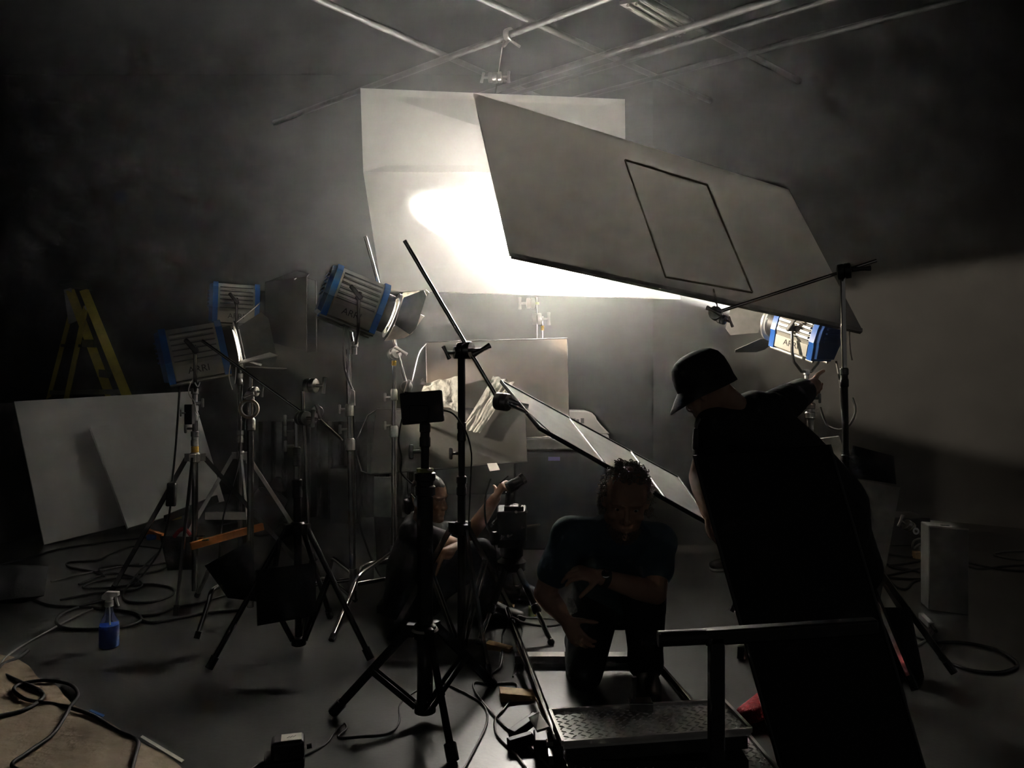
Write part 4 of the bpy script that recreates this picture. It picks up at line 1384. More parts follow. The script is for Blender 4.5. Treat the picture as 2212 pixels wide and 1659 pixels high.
MB().box(P(1187, 1604, 2.4), (0.022, 0.02, 0.014)).build('bolt_head', M['chrome'], gr)
tag(MB().lathe([(0.014, 0), (0.0145, 0.003), (0.0145, 0.011), (0.012, 0.014)], F(1086, 1494), (0, 0, 1), 24).build('bottle_cap', M['bluecap']), 'small blue bottle cap on the floor left of the rails', 'cap')
tag(MB().beam(F(1600, 1428) + V((0, 0, 0.035)), P(1640, 1402, 3.9), 0.05, 0.03).build('black_bar', M['blackmetal']), 'black bar lying on the floor behind the dolly handle', 'bar')

# ------------------------------------------------------------------ floor items on the left
# kraft paper sheet
pts = [F(0, 1416), F(28, 1424), F(62, 1441), F(84, 1468), F(118, 1482), F(152, 1522), F(190, 1540), F(240, 1566), F(300, 1607), F(392, 1662)]
n = 46
b = MB()
rnd = random.Random(5)
wv = [(rnd.uniform(0, 6), rnd.uniform(4, 16), rnd.uniform(-0.6, 0.6)) for _ in range(7)]
bot = pts[-1] + V((0.1, -0.35, 0))
for i, p in enumerate(pts):
    pass
edge = spline([pts[0] + V((-0.35, 0.25, 0))] + pts + [pts[-1] + V((0.25, -0.4, 0))], 5)
m_ = len(edge)
inn = V((-2.6, 0.9, 0))
for layer in (1, 0):
    base = len(b.v)
    for i, p in enumerate(edge):
        for j in range(31):
            t = j / 30
            q_ = V((p.x, p.y, 0)).lerp(V((-2.4 + 0.3 * i / m_, 1.2 - 0.4 * i / m_, 0)), t)
            h = 0.0
            for ph, fr, di in wv:
                h += math.sin(ph + fr * (q_.x * math.cos(di) + q_.y * math.sin(di)) * 2.4)
            h = 0.004 + 0.006 * max(-0.8, h) * min(1, 0.25 + t * 8)
            b.v.append((q_.x, q_.y, 0.002 + max(0.0, h) + (0.0012 if layer else 0)))
    for i in range(m_ - 1):
        for j in range(30):
            k = base + i * 31 + j
            q_ = (k, k + 1, k + 32, k + 31)
            b.f.append(q_ if not layer else tuple(reversed(q_)))
kp = b.build('kraft_paper', M['kraft'], None, 60)
tag(kp, 'crinkled brown paper sheet spread over the floor at lower left', 'paper')
tag(MB().slab([F(303, 1600) + V((0, 0, 0.012)), F(392, 1655) + V((0, 0, 0.012)), F(398, 1650) + V((0, 0, 0.012)), F(308, 1596) + V((0, 0, 0.012))], 0.002).build('tape_strip', M['whitetape']), 'white tape strip along the edge of the brown paper', 'tape')
tag(MB().slab([F(192, 1543) + V((0, 0, 0.013)), F(222, 1556) + V((0, 0, 0.013)), F(226, 1552) + V((0, 0, 0.013)), F(197, 1540) + V((0, 0, 0.013))], 0.002).build('tape_strip', M['clamp']), 'short blue tape strip on the edge of the brown paper', 'tape')

# spray bottle
so = F(236, 1399)
spb = empty('spray_bottle', so, 'blue spray bottle with white trigger standing on the floor', 'bottle')
S_ = 1.0
MB().lathe([(0.034, 0.0), (0.043, 0.006), (0.044, 0.02), (0.044, 0.10), (0.041, 0.118), (0.030, 0.145), (0.020, 0.165), (0.0155, 0.19), (0.0155, 0.205)], so, (0, 0, 1), 32).build('bottle_body', M['bottle'], spb, 50)
MB().lathe([(0.032, 0.003), (0.041, 0.008), (0.042, 0.02), (0.042, 0.098), (0.040, 0.108)], so, (0, 0, 1), 32).build('cleaning_liquid', M['liquid'], spb, 50)
MB().lathe([(0.019, 0.197), (0.019, 0.222), (0.013, 0.226)], so, (0, 0, 1), 20).build('screw_cap', M['plastic_grey'], spb)
tr_ = MB()
tr_.prism([(-0.034, 0.232), (-0.012, 0.226), (0.014, 0.226), (0.016, 0.240), (0.045, 0.246), (0.045, 0.266), (-0.010, 0.268), (-0.030, 0.250)], so, (1, 0, 0), (0, 0, 1), 0.024)
bevel(tr_.build('spray_head', M['white'], spb), 0.003)
MB().limb([so + V((0.030, 0, 0.245)), so + V((0.034, 0, 0.222)), so + V((0.044, 0, 0.200))], [(0.006, 0.007), (0.006, 0.007), (0.004, 0.006)], None, 10).build('trigger', M['white'], spb)
MB().tube([so + V((0, 0, 0.2)), so + V((0.006, 0, 0.03))], 0.003, 8).build('dip_tube', M['whitecord'], spb)

# power supply with white tape in the foreground
pp = F(618, 1655)
psu = empty('power_supply', pp, 'black power supply with a white tape label at the bottom edge', 'power supply')
Rz = Matrix.Rotation(0.25, 3, 'Z')
bevel(MB().box(pp + V((0, 0.02, 0.05)), (0.105, 0.075, 0.07), Rz).build('psu_body', M['blackplastic'], psu), 0.012, 3)
bevel(MB().box(pp + V((-0.01, 0.015, 0.014)), (0.13, 0.10, 0.028), Rz).build('psu_base', M['blackplastic'], psu), 0.006)
MB().box(pp + V((0.012, 0.02, 0.0862)), (0.065, 0.05, 0.0016), Rz).build('tape_label', M['whitetape'], psu)
for k in range(3):
    a_ = pp + V((0.0 + k * 0.009, 0.01 + 0.004 * k, 0.0872))
    sub(MB().beam(a_, a_ + V((0.006, 0.012, 0)), 0.0015, 0.0006, V((0, 0, 1))).build('pen_mark', M['lampletter']), psu.children[-1])
MB().tube([pp + V((0.06, 0.03, 0.05)), pp + V((0.075, 0.034, 0.052))], 0.008, 10).build('strain_relief', M['rubber'], psu)

# dark lumpy bag on far left
sack('low dark bag lying at the left edge of the floor', [F(-60, 1335) + V((0, 0, 0.08)), F(95, 1318) + V((0, 0, 0.08)), F(105, 1262) + V((0, 0, 0.11)), F(-60, 1272) + V((0, 0, 0.1))], M['blacksack'], 0.075, seed=21, sag=0)
# dark upright panel at the far left edge
tag(MB().slab([P(-90, 1240, 5.6), P(88, 1160, 6.4), P(38, 870, 6.75), P(-120, 880, 6.1)], 0.02).build('black_board', M['duvetyne']), 'black board leaning left of the big white board', 'board')


# ------------------------------------------------------------------ cables
def cable(label, pts, r=0.0055, m='rubber', z=None, raw=False, k=7, name='cable', ends=None):
    if not raw:
        pts = [F(p[0], p[1], (p[2] if len(p) > 2 else r)) for p in pts]
    o = MB().tube(spline(pts, k), r, 8).build(name, M[m], None, 60)
    return tag(o, label, 'cable', 'cables')


cable('black cable from the paper edge winding up past the spray bottle', [(60, 1405), (40, 1421, 0.012), (5, 1436, 0.012), (2, 1452, 0.012), (40, 1472, 0.012), (75, 1486, 0.012), (92, 1500, 0.012), (85, 1515, 0.012), (50, 1535, 0.012), (0, 1547, 0.012), (-40, 1556, 0.012)], 0.009)
cable('thin cable sweeping from the coil down to the brown paper', [(200, 1315), (150, 1338), (80, 1376), (30, 1406), (8, 1425, 0.012), (0, 1440, 0.012)], 0.005, 'greycable')
cable('dark cable looping on the brown paper and leaving at the bottom', [(160, 1700, 0.015), (30, 1659, 0.015), (60, 1625, 0.015), (115, 1585, 0.015), (150, 1530, 0.02), (168, 1500, 0.02), (150, 1478, 0.015), (95, 1470, 0.015), (45, 1477, 0.015), (30, 1490, 0.015), (55, 1510, 0.015), (110, 1520, 0.015), (160, 1531, 0.018), (205, 1548, 0.012), (250, 1577, 0.01), (285, 1592, 0.01), (299, 1605, 0.015), (290, 1640, 0.015), (278, 1700, 0.015)], 0.007)
cable('black oval cable loop behind the spray bottle', [(60, 1290), (110, 1308), (200, 1312), (280, 1322), (305, 1335), (290, 1348), (230, 1358), (150, 1358), (122, 1345), (135, 1325), (180, 1308), (240, 1292)], 0.008)
cable('black cable ring right of the spray bottle', [(340, 1195), (310, 1225), (285, 1255), (265, 1285), (280, 1300), (330, 1300), (372, 1285), (370, 1270), (330, 1262), (290, 1264)], 0.007)
cable('cable running from the left wall under the leaning white board', [(-20, 1225), (60, 1205), (130, 1185), (200, 1175), (270, 1166), (330, 1160)], 0.006)
cable('tangled cable with loops before the small leaning panel', [(345, 1185), (290, 1180), (240, 1196), (210, 1210), (150, 1214), (150, 1224), (200, 1234), (225, 1245), (215, 1228), (260, 1222), (320, 1222), (358, 1216), (355, 1228), (300, 1241)], 0.006)
cable('cable crossing the floor from the left bag to the lamp stand', [(110, 1256), (200, 1235), (260, 1224), (300, 1218)], 0.006, 'greycable')
cable('tangle of thin black cable at the centre of the left coil', [(170, 1262), (230, 1240), (270, 1242), (300, 1255), (250, 1268), (180, 1270), (210, 1255), (280, 1248), (308, 1262), (280, 1275), (200, 1282), (130, 1296)], 0.006)
cable('black cable from the left coil to the century stand foot', [(300, 1330), (340, 1326), (380, 1312), (430, 1302), (480, 1288), (530, 1278)], 0.006)
cable('second black cable running beside the century stand foot', [(305, 1338), (330, 1345), (390, 1335), (440, 1325), (520, 1318)], 0.008)
cable('far cables lying behind the aluminium bar', [(470, 1135), (520, 1128), (580, 1133), (620, 1128), (600, 1140), (540, 1143), (500, 1150)], 0.006)
cable('thin wire from the power supply to the front black tripod', [(640, 1640), (700, 1610), (720, 1585), (735, 1568), (745, 1563), (748, 1575), (730, 1592), (780, 1590), (840, 1584), (862, 1560), (863, 1525), (880, 1505), (905, 1490)], 0.0035)
cable('black lead leaving the power supply to the bottom edge', [(590, 1640), (560, 1650), (530, 1672), (500, 1690)], 0.005)
cable('looping cable between the front tripod and the rails', [(950, 1472), (1010, 1500), (1045, 1525), (1052, 1560), (1030, 1610), (1000, 1665), (980, 1690)], 0.0045, 'greycable')
cable('cable loop around the blue cap', [(1190, 1660), (1150, 1620), (1080, 1560), (1030, 1500), (1025, 1475), (1060, 1477), (1110, 1476), (1115, 1492), (1090, 1530), (1070, 1555), (1075, 1590), (1110, 1625), (1135, 1659)], 0.005, 'greycable')
cable('cable hanging over the left rail near the wedges', [(1060, 1455), (1080, 1440), (1085, 1400), (1088, 1365), (1105, 1335, 0.09), (1130, 1345, 0.08), (1180, 1353, 0.03), (1215, 1348)], 0.006)
cable('second cable hanging under the left rail', [(1215, 1340), (1175, 1336, 0.05), (1140, 1335, 0.08), (1118, 1332, 0.1), (1128, 1365), (1120, 1420), (1108, 1462)], 0.0045, 'greycable')
cable('cable coil between the grey box and the panel', [(1900, 1190), (1940, 1200), (2000, 1207), (1950, 1218), (1920, 1222), (1960, 1232), (1985, 1228), (1930, 1240), (1910, 1246), (1960, 1250), (2000, 1250)], 0.006)
cable('second cable coil by the foot of the grey box', [(1912, 1240), (1930, 1262), (1955, 1272), (1975, 1255), (2000, 1250), (1985, 1235), (1940, 1225), (1905, 1215)], 0.006)
cable('cable loop standing up behind the grey box', [F(2020, 1200), F(1990, 1190) + V((0, 0, 0.05)), P(1972, 1185, 5.6), P(1975, 1168, 5.6), P(1995, 1164, 5.6), P(2010, 1175, 5.6)], 0.008, 'greycable', raw=True)
cable('cables running to the right edge behind the grey box', [(2090, 1222), (2120, 1228), (2180, 1222), (2260, 1220)], 0.006)
cable('lower cable running to the right edge behind the grey box', [(2090, 1214), (2140, 1226), (2190, 1232), (2270, 1236)], 0.006)
cable('cable bend lying at the right edge', [(2260, 1192), (2200, 1190), (2160, 1193), (2148, 1198), (2180, 1206), (2260, 1214)], 0.006, 'greycable')
cable('big cable loop on the floor at lower right', [(1960, 1365), (2010, 1385), (2080, 1388), (2150, 1402), (2190, 1425), (2196, 1440), (2160, 1452), (2100, 1448), (2050, 1432), (2030, 1418), (2040, 1396)], 0.0075)
cable('cable with a dark plug by the right bag', [(1965, 1330), (1990, 1335), (2005, 1345), (2018, 1360), (2005, 1378), (1985, 1392), (1960, 1398)], 0.006, 'greycable')
pg = empty('cable_plug', F(2000, 1350), 'dark plug joined to the cable right of the low bag', 'plug')
bevel(MB().beam(F(1990, 1338) + V((0, 0, 0.02)), F(2012, 1360) + V((0, 0, 0.02)), 0.03, 0.03).build('plug_body', M['greykey'], pg), 0.004)
MB().tube([F(2012, 1360) + V((0, 0, 0.02)), F(2022, 1370) + V((0, 0, 0.015))], 0.009, 10).build('strain_relief', M['rubber'], pg)
# hanging leads
cable('black lead hanging from the lower left lamp to its inline switch', [P(390, 815, 4.45), P(386, 870, 4.4), P(380, 960, 4.38), P(372, 1040, 4.35)], 0.006, raw=True)
isw = empty('inline_switch', P(370, 1068, 4.33), 'black inline switch box on the hanging lamp lead', 'switch')
bevel(MB().beam(P(372, 1043, 4.34), P(369, 1094, 4.32), 0.05, 0.035).build('switch_box', M['blackplastic'], isw), 0.008)
cable('black lead from the inline switch down to the floor coil', [P(368, 1094, 4.32), P(362, 1130, 4.33), P(345, 1190, 4.4), V(F(310, 1240, 0.02)), V(F(290, 1262, 0.01))], 0.006, raw=True)
cable('white cord dangling in front of the lower left lamp stand', [P(418, 816, 4.38), P(408, 838, 4.38), P(410, 855, 4.38), P(420, 868, 4.38), P(425, 890, 4.4), P(430, 898, 4.42)], 0.003, 'whitecord', raw=True)
cable('short white cord hooked under the lower left lamp', [P(418, 816, 4.38), P(423, 830, 4.37), P(428, 835, 4.37), P(432, 826, 4.37)], 0.003, 'whitecord', raw=True)
cable('left of two thin white cords below the lower left barn doors', [P(498, 788, 4.1), P(495, 815, 4.1), P(502, 842, 4.1)], 0.003, 'whitecord', raw=True)
cable('right of two thin white cords below the lower left barn doors', [P(510, 793, 4.1), P(509, 812, 4.1), P(507, 829, 4.1)], 0.003, 'whitecord', raw=True)
cable('lead hanging from the upper left lamp beside the tape roll', [P(523, 830, 5.2), P(520, 900, 5.2), P(517, 990, 5.1), P(500, 1060, 5.0), P(480, 1130, 5.0), F(470, 1255)], 0.006, raw=True)
cable('grey lead hanging from the warm lamp to a white tag', [P(743, 700, 4.15), P(743, 780, 4.15), P(750, 815, 4.15), P(762, 842, 4.15)], 0.006, 'greycable', raw=True)
cable('second grey lead hanging straight from the warm lamp', [P(752, 700, 4.3), P(757, 780, 4.3), P(758, 835, 4.3)], 0.004, 'greycable', raw=True)
tag(MB().slab([P(757, 876, 4.14), P(767, 876, 4.14), P(766, 845, 4.14), P(760, 840, 4.14), P(757, 848, 4.14)][:5], 0.012).build('lead_tag', M['castalu']), 'pale tag hanging at the end of the warm lamp lead', 'tag')
cable('black lead trailing down the tall chrome stand to the floor', [P(762, 880, 4.3), P(770, 1000, 4.4), P(776, 1120, 4.5), P(792, 1180, 4.6), P(815, 1235, 4.7), V(F(840, 1262, 0.01))], 0.006, raw=True)
cable('thin black lead from the small monitor down to the stand', [P(868, 905, 2.8), P(861, 950, 2.8), P(868, 990, 2.8), P(866, 1020, 2.8), P(890, 1045, 2.83)], 0.003, raw=True)
cable('black lead drooping from the monitor to the right past the black stand', [P(956, 886, 2.86), P(980, 895, 2.9), P(1005, 930, 3.1), P(1017, 970, 3.3), P(1018, 1010, 3.4), P(1012, 1140, 3.5)], 0.0035, raw=True)
cable('grey lead hanging in a bow from the right lamp stand', [P(1772, 880, 4.2), P(1785, 915, 4.15), P(1810, 928, 4.1), P(1835, 918, 4.0), P(1848, 888, 4.0), P(1842, 860, 4.05)], 0.006, 'greycable', raw=True)
cable('dark lead hanging from the big right lamp behind the thin stand', [P(1806, 780, 4.3), P(1815, 830, 4.28), P(1820, 900, 4.25), P(1824, 985, 4.25)], 0.006, 'greycable', raw=True)
cable('pale cord dangling from the tilted board corner', [P(1835, 712, 3.78), P(1835, 735, 3.8), P(1838, 765, 3.8), P(1841, 778, 3.8)], 0.004, 'whitecord', raw=True)

# ------------------------------------------------------------------ people
def organic(mb, name, m, parent, voxel=0.006, smooth_it=4):
    me = bpy.data.meshes.new(name)
    me.from_pydata(mb.v, [], mb.f)
    me.validate()
    tmp = bpy.data.objects.new(name, me)
    COL.objects.link(tmp)
    r = tmp.modifiers.new('remesh', 'REMESH')
    r.mode = 'VOXEL'
    r.voxel_size = voxel
    r.use_smooth_shade = True
    sm = tmp.modifiers.new('smooth', 'SMOOTH')
    sm.factor = 0.5
    sm.iterations = smooth_it
    dg = bpy.context.evaluated_depsgraph_get()
    out = bpy.data.meshes.new_from_object(tmp.evaluated_get(dg))
    bpy.data.objects.remove(tmp)
    out.name = name
    out.materials.clear()
    for mm in (m if isinstance(m, (list, tuple)) else [m]):
        out.materials.append(mm)
    out.shade_smooth()
    o = bpy.data.objects.new(name, out)
    COL.objects.link(o)
    o.parent = parent
    if parent.type == 'EMPTY':
        o.matrix_parent_inverse = Matrix.Translation(-V(parent.location))
    return o


def head_shape(mb, c, fwd, up, s=1.0, ears=True):
    """skull, jaw, nose, brow, lips, ears; c is the centre of the head at eye height"""
    c = V(c)
    f = V(fwd).normalized()
    u = V(up)
    u = (u - f * u.dot(f)).normalized()
    r = u.cross(f)          # the head's left
    R = Matrix((f, r, u)).transposed()

    def T(x, y, z):
        return c + R @ V((x * s, y * s, z * s))
    rings = []
    # (height, half width, front, back)
    prof = [(-0.118, 0.018, 0.078, -0.020), (-0.112, 0.032, 0.088, 0.000), (-0.098, 0.044, 0.091, -0.02), (-0.080, 0.054, 0.088, -0.045), (-0.060, 0.061, 0.086, -0.070),
            (-0.035, 0.066, 0.086, -0.088), (-0.010, 0.070, 0.083, -0.098), (0.008, 0.072, 0.081, -0.102), (0.025, 0.074, 0.090, -0.104), (0.050, 0.075, 0.089, -0.103), (0.075, 0.071, 0.080, -0.094), (0.098, 0.058, 0.062, -0.075), (0.114, 0.038, 0.036, -0.048), (0.121, 0.012, 0.008, -0.018)]
    n = 24
    for z, w, fr, bk in prof:
        ring = []
        for k in range(n):
            a = 2 * PI * k / n
            cx, sy = math.cos(a), math.sin(a)
            ex = abs(cx) ** 0.85 * (1 if cx > 0 else -1)
            x = (fr + bk) / 2 + ex * (fr - bk) / 2
            y = (abs(sy) ** 0.9) * (1 if sy > 0 else -1) * w
            # eye sockets
            if cx > 0.5 and abs(z - 0.008) < 0.012 and 0.2 < abs(sy) < 0.75:
                x -= 0.008
            ring.append(T(x, y, z))
        rings.append(ring)
    mb.ring_loft(rings)
    side = r
    mb.limb([T(0.083, 0, 0.012), T(0.094, 0, -0.008), T(0.104, 0, -0.028), T(0.102, 0, -0.036)], [0.008 * s, 0.009 * s, 0.011 * s, 0.010 * s], None, 10)
    for sg in (-1, 1):
        mb.sphere(T(0.092, sg * 0.013, -0.036), 0.009 * s, 10, 8)
        mb.limb([T(0.088, sg * 0.010, 0.026), T(0.086, sg * 0.030, 0.030), T(0.074, sg * 0.050, 0.024)], [0.007 * s, 0.008 * s, 0.006 * s], None, 8)
        mb.sphere(T(0.066, sg * 0.045, -0.026), (0.020 * s, 0.018 * s, 0.016 * s), 10, 8)
        if ears:
            mb.limb([T(-0.004, sg * 0.076, 0.022), T(-0.016, sg * 0.083, 0.026), T(-0.022, sg * 0.085, 0.008), T(-0.014, sg * 0.081, -0.014), T(-0.004, sg * 0.076, -0.026)], [0.007 * s, 0.008 * s, 0.0075 * s, 0.007 * s, 0.007 * s], None, 8)
            mb.sphere(T(-0.008, sg * 0.077, 0.003), (0.014 * s, 0.006 * s, 0.022 * s), 10, 8, R)
    for sg in (-1, 1):
        mb.limb([T(0.074, sg * 0.018, 0.014), T(0.079, sg * 0.031, 0.016), T(0.070, sg * 0.045, 0.013)], [0.0065 * s, 0.0075 * s, 0.0065 * s], None, 8)
        mb.limb([T(0.074, sg * 0.018, -0.004), T(0.077, sg * 0.031, -0.007), T(0.069, sg * 0.045, -0.003)], [0.0055 * s, 0.006 * s, 0.0055 * s], None, 8)
    mb.limb([T(0.087, -0.022, -0.062), T(0.094, 0, -0.059), T(0.087, 0.022, -0.062)], [0.004 * s, 0.0065 * s, 0.004 * s], None, 8)
    mb.limb([T(0.086, -0.020, -0.071), T(0.093, 0, -0.072), T(0.086, 0.020, -0.071)], [0.004 * s, 0.007 * s, 0.004 * s], None, 8)
    mb.sphere(T(0.084, 0, -0.098), (0.016 * s, 0.018 * s, 0.014 * s), 10, 8)
    return T


def hand_shape(mb, w, d, palm, thumb_side, curl=0.5, s=1.0, thumb_up=0.0, spread=0.06):
    """w wrist point, d direction of the palm, palm = palm normal, thumb_side towards the thumb"""
    w, d = V(w), V(d).normalized()
    pn = V(palm)
    pn = (pn - d * pn.dot(d)).normalized()
    ts = V(thumb_side)
    ts = (ts - d * ts.dot(d) - pn * ts.dot(pn)).normalized()
    k = w + d * 0.085 * s
    mb.limb([w - d * 0.01, w + d * 0.03 * s, k - d * 0.005], [(0.026 * s, 0.020 * s), (0.036 * s, 0.017 * s), (0.040 * s, 0.014 * s)], ts, 14)
    lens = (0.070, 0.080, 0.074, 0.058)
    for i in range(4):
        o = k + ts * (0.030 - i * 0.020) * s - d * (0.006 if i in (0, 2) else (0.016 if i == 3 else 0)) * s
        dr = (d + ts * spread * (1.2 - i)).normalized()
        pts = [o - d * 0.012 * s, o]
        ang = 0.0
        p = o
        for j, fr in enumerate((0.45, 0.32, 0.23)):
            ang += curl * (0.9, 1.1, 0.8)[j] * (1 + 0.07 * i)
            p = p + (dr * math.cos(ang) + pn * math.sin(ang)) * lens[i] * fr * s
            pts.append(p)
        mb.limb(pts, [0.0088 * s, 0.0092 * s, 0.0088 * s, 0.0080 * s, 0.0070 * s], ts, 10)
    t0 = w + d * 0.022 * s + ts * 0.026 * s
    td = (d * (0.55 - 0.35 * thumb_up) + ts * (0.75 + 0.3 * thumb_up) + pn * 0.25 * (1 - thumb_up)).normalized()
    t1 = t0 + td * 0.040 * s
    t2 = t1 + (td + d * 0.25 * (1 - thumb_up) + pn * 0.3 * (1 - thumb_up) - d * 0.25 * thumb_up).normalized() * 0.030 * s
    t3 = t2 + (td + d * 0.2 * (1 - thumb_up) + pn * 0.4 * (1 - thumb_up) - d * 0.45 * thumb_up).normalized() * 0.024 * s
    mb.limb([t0 - td * 0.015, t0, t1, t2, t3], [0.014 * s, 0.014 * s, 0.0105 * s, 0.0095 * s, 0.0075 * s], None, 10)
    return k


def shoe(mb, heel, toe, up=V((0, 0, 1)), h=0.05, w=0.045, s=1.0):
    heel, toe = V(heel), V(toe)
    d = (toe - heel)
    mb.limb([heel + up * h * 0.75, heel.lerp(toe, 0.3) + up * h * 0.85, heel.lerp(toe, 0.65) + up * h * 0.6, toe + up * h * 0.45], [(h * 0.75, w * 0.8), (h * 0.85, w * 0.85), (h * 0.6, w * 1.0), (h * 0.45, w * 0.85)], up, 14)
    return mb


def curls(T, fn, count, rnd, rad=(0.006, 0.011), rc=0.0022):
    """short curled locks rooted on the scalp"""
    b = MB()
    for _ in range(count):
        p, nrm = fn(rnd)
        t, u, w = frame_for(nrm)
        ph = rnd.uniform(0, 6.28)
        R_ = rnd.uniform(*rad)
        ln = rnd.uniform(0.012, 0.032)
        lean_ = V((rnd.uniform(-1, 1), rnd.uniform(-1, 1), rnd.uniform(-0.6, 0.4))) * 0.012
        pts = []
        for k in range(9):
            a = ph + k * 0.95
            pts.append(p + nrm * (ln * k / 8 - 0.004) + lean_ * (k / 8) + (u * math.cos(a) + w * math.sin(a)) * R_ * (0.3 + 0.7 * k / 8))
        b.tube(pts, rc, 5)
    return b


def lerp3(a, b, t):
    return V(a).lerp(V(b), t)


# ---- kneeling man facing the camera
km = empty('person', V((0.55, 3.2, 0)), 'kneeling man in a dark blue t-shirt facing forward with curly greying hair', 'person')
hc = P(1352, 1082, 2.88)
hf = V((-0.10, -0.90, -0.30))
hu = V((0.03, -0.30, 0.95))
sR = P(1232, 1158, 3.02)     # his right shoulder (left in view)
sL = P(1420, 1172, 3.06)
hipR, hipL = P(1292, 1262, 3.42), P(1385, 1262, 3.42)
pel = (hipR + hipL) / 2
chest = (sR + sL) / 2
neck0 = chest + V((0.01, -0.01, 0.03))
kneeR, ankR = P(1262, 1452, 3.16), P(1270, 1440, 3.52)
kneeR.z = 0.065
ankR = V((kneeR.x + 0.02, kneeR.y + 0.40, 0.06))
kneeL = P(1392, 1312, 2.98)
ankL = F(1398, 1500) + V((0, 0.04, 0.085))
elR = P(1176, 1282, 3.0)
wrR = P(1222, 1338, 2.98)
elL = P(1416, 1282, 2.93)
wrL = P(1296, 1246, 2.86)
b = MB()
T_ = head_shape(b, hc, hf, hu, 1.06)
b.limb([neck0 + V((0, 0.03, 0)), (neck0 + hc) / 2 + V((0, 0.02, 0.0)), hc + V((0, 0.03, -0.05))], [0.066, 0.060, 0.058], V((1, 0, 0)))
sd = (sL - sR).normalized()
b.limb([pel, pel.lerp(chest, 0.35), pel.lerp(chest, 0.75), chest], [(0.165, 0.115), (0.160, 0.11), (0.165, 0.115), (0.135, 0.085)], sd, 20)
for sh_, el_, wr_ in ((sR, elR, wrR), (sL, elL, wrL)):
    b.limb([sh_ + (chest - sh_) * 0.25, sh_, sh_.lerp(el_, 0.5), el_], [0.062, 0.058, 0.050, 0.043], None)
    b.limb([el_, el_.lerp(wr_, 0.35), wr_], [0.043, 0.044, 0.029], None)
hand_shape(b, wrR, (wrR - elR) + V((0, -0.05, -0.02)), (0.6, 0.3, -0.4), (0.2, -1, 0.2), 0.45)
hand_shape(b, wrL, (wrL - elL) + V((0, 0.02, -0.02)), (0, 0.5, -0.9), (0.1, -0.8, 0.5), 0.5)
for hp, kn, an in ((hipR, kneeR, ankR), (hipL, kneeL, ankL)):
    b.limb([hp, hp.lerp(kn, 0.5), kn], [0.085, 0.075, 0.058], None)
    b.limb([kn, kn.lerp(an, 0.35), an], [0.056, 0.056, 0.040], None)
organic(b, 'body', M['skin'], km, 0.0055, 4)
for sg in (-1, 1):
    e = MB().sphere(T_(0.070, sg * 0.031, 0.006), 0.0115, 14, 10).build('eye', M['eye'], km)
    sub(MB().sphere(T_(0.0785, sg * 0.031, 0.004), 0.0055, 10, 8).build('iris', M['iris']), e)
# shirt
b = MB()
b.limb([pel + V((0, 0, 0.0)), pel.lerp(chest, 0.3), pel.lerp(chest, 0.7), chest + (chest - pel) * 0.04], [(0.195, 0.150), (0.192, 0.145), (0.19, 0.14), (0.148, 0.098)], sd, 24)
for sh_, el_, fr in ((sR, elR, 0.62), (sL, elL, 0.52)):
    b.limb([sh_ + (chest - sh_) * 0.35, sh_, sh_.lerp(el_, fr * 0.6), sh_.lerp(el_, fr)], [0.080, 0.074, 0.070, 0.070], None, 18)
b.limb([sR, sL], [0.082, 0.082], None, 18)
organic(b, 'shirt', M['tee_blue'], km, 0.008, 5)
b = MB()
b.limb([pel + V((0, 0.03, -0.06)), pel + V((0, -0.01, 0.02))], [(0.190, 0.150), (0.185, 0.145)], sd, 20)
for hp, kn, an, rr in ((hipR, kneeR, ankR, (0.115, 0.10, 0.078)), (hipL, kneeL, ankL + V((0, 0, 0.03)), (0.115, 0.10, 0.085))):
    b.limb([hp, hp.lerp(kn, 0.5), kn], list(rr), None, 18)
    b.limb([kn, kn.lerp(an, 0.4), kn.lerp(an, 0.75), an], [rr[2] * 0.98, 0.078, 0.072, 0.076], None, 18)
organic(b, 'trousers', M['trouser'], km, 0.009, 5)
b = MB()
shoe(b, V((ankL.x + 0.01, ankL.y + 0.05, 0.004)), V((ankL.x - 0.01, ankL.y - 0.17, 0.004)), h=0.075, w=0.052)
b.limb([ankL + V((0, 0, -0.02)), ankL + V((0, 0, 0.03))], [0.052, 0.05])
organic(b, 'boot', M['boot'], km, 0.006, 3)
b = MB()
shoe(b, V((ankR.x, ankR.y + 0.06, 0.10)), V((ankR.x, ankR.y + 0.05, 0.10)) + V((0, 0.02, -0.09)), h=0.06, w=0.05)
b.limb([ankR + V((0, 0.0, 0)), ankR + V((0, 0.09, 0.01))], [0.052, 0.06])
organic(b, 'boot', M['boot'], km, 0.006, 3)
rnd = random.Random(12)


def scalp(rnd):
    while True:
        th = rnd.uniform(0, 2 * PI)
        z = rnd.uniform(-0.055, 0.118)
        cx, sy = math.cos(th), math.sin(th)
        if cx > 0.45 and z < 0.085:
            continue
        if cx > 0.1 and z < 0.02:
            continue
        k = math.sqrt(max(0.0, 1 - (max(0, z) / 0.125) ** 2))
        loc = V((-0.012 + cx * 0.092 * k, sy * 0.074 * k, z))
        p = T_(*loc)
        nrm = (p - T_(-0.012, 0, min(z, 0.02))).normalized()
        return p, nrm


curls(T_, scalp, 900, rnd).build('hair', M['greyhair'], km, 60)


def chin(rnd):
    th = rnd.uniform(-1.2, 1.2)
    z = rnd.uniform(-0.118, -0.072)
    w = 0.062 + (z + 0.07) * 0.45
    p = T_(0.018 + 0.072 * math.cos(th), w * math.sin(th) * 1.02, z)
    return p, (p - T_(0.01, 0, z + 0.02)).normalized()


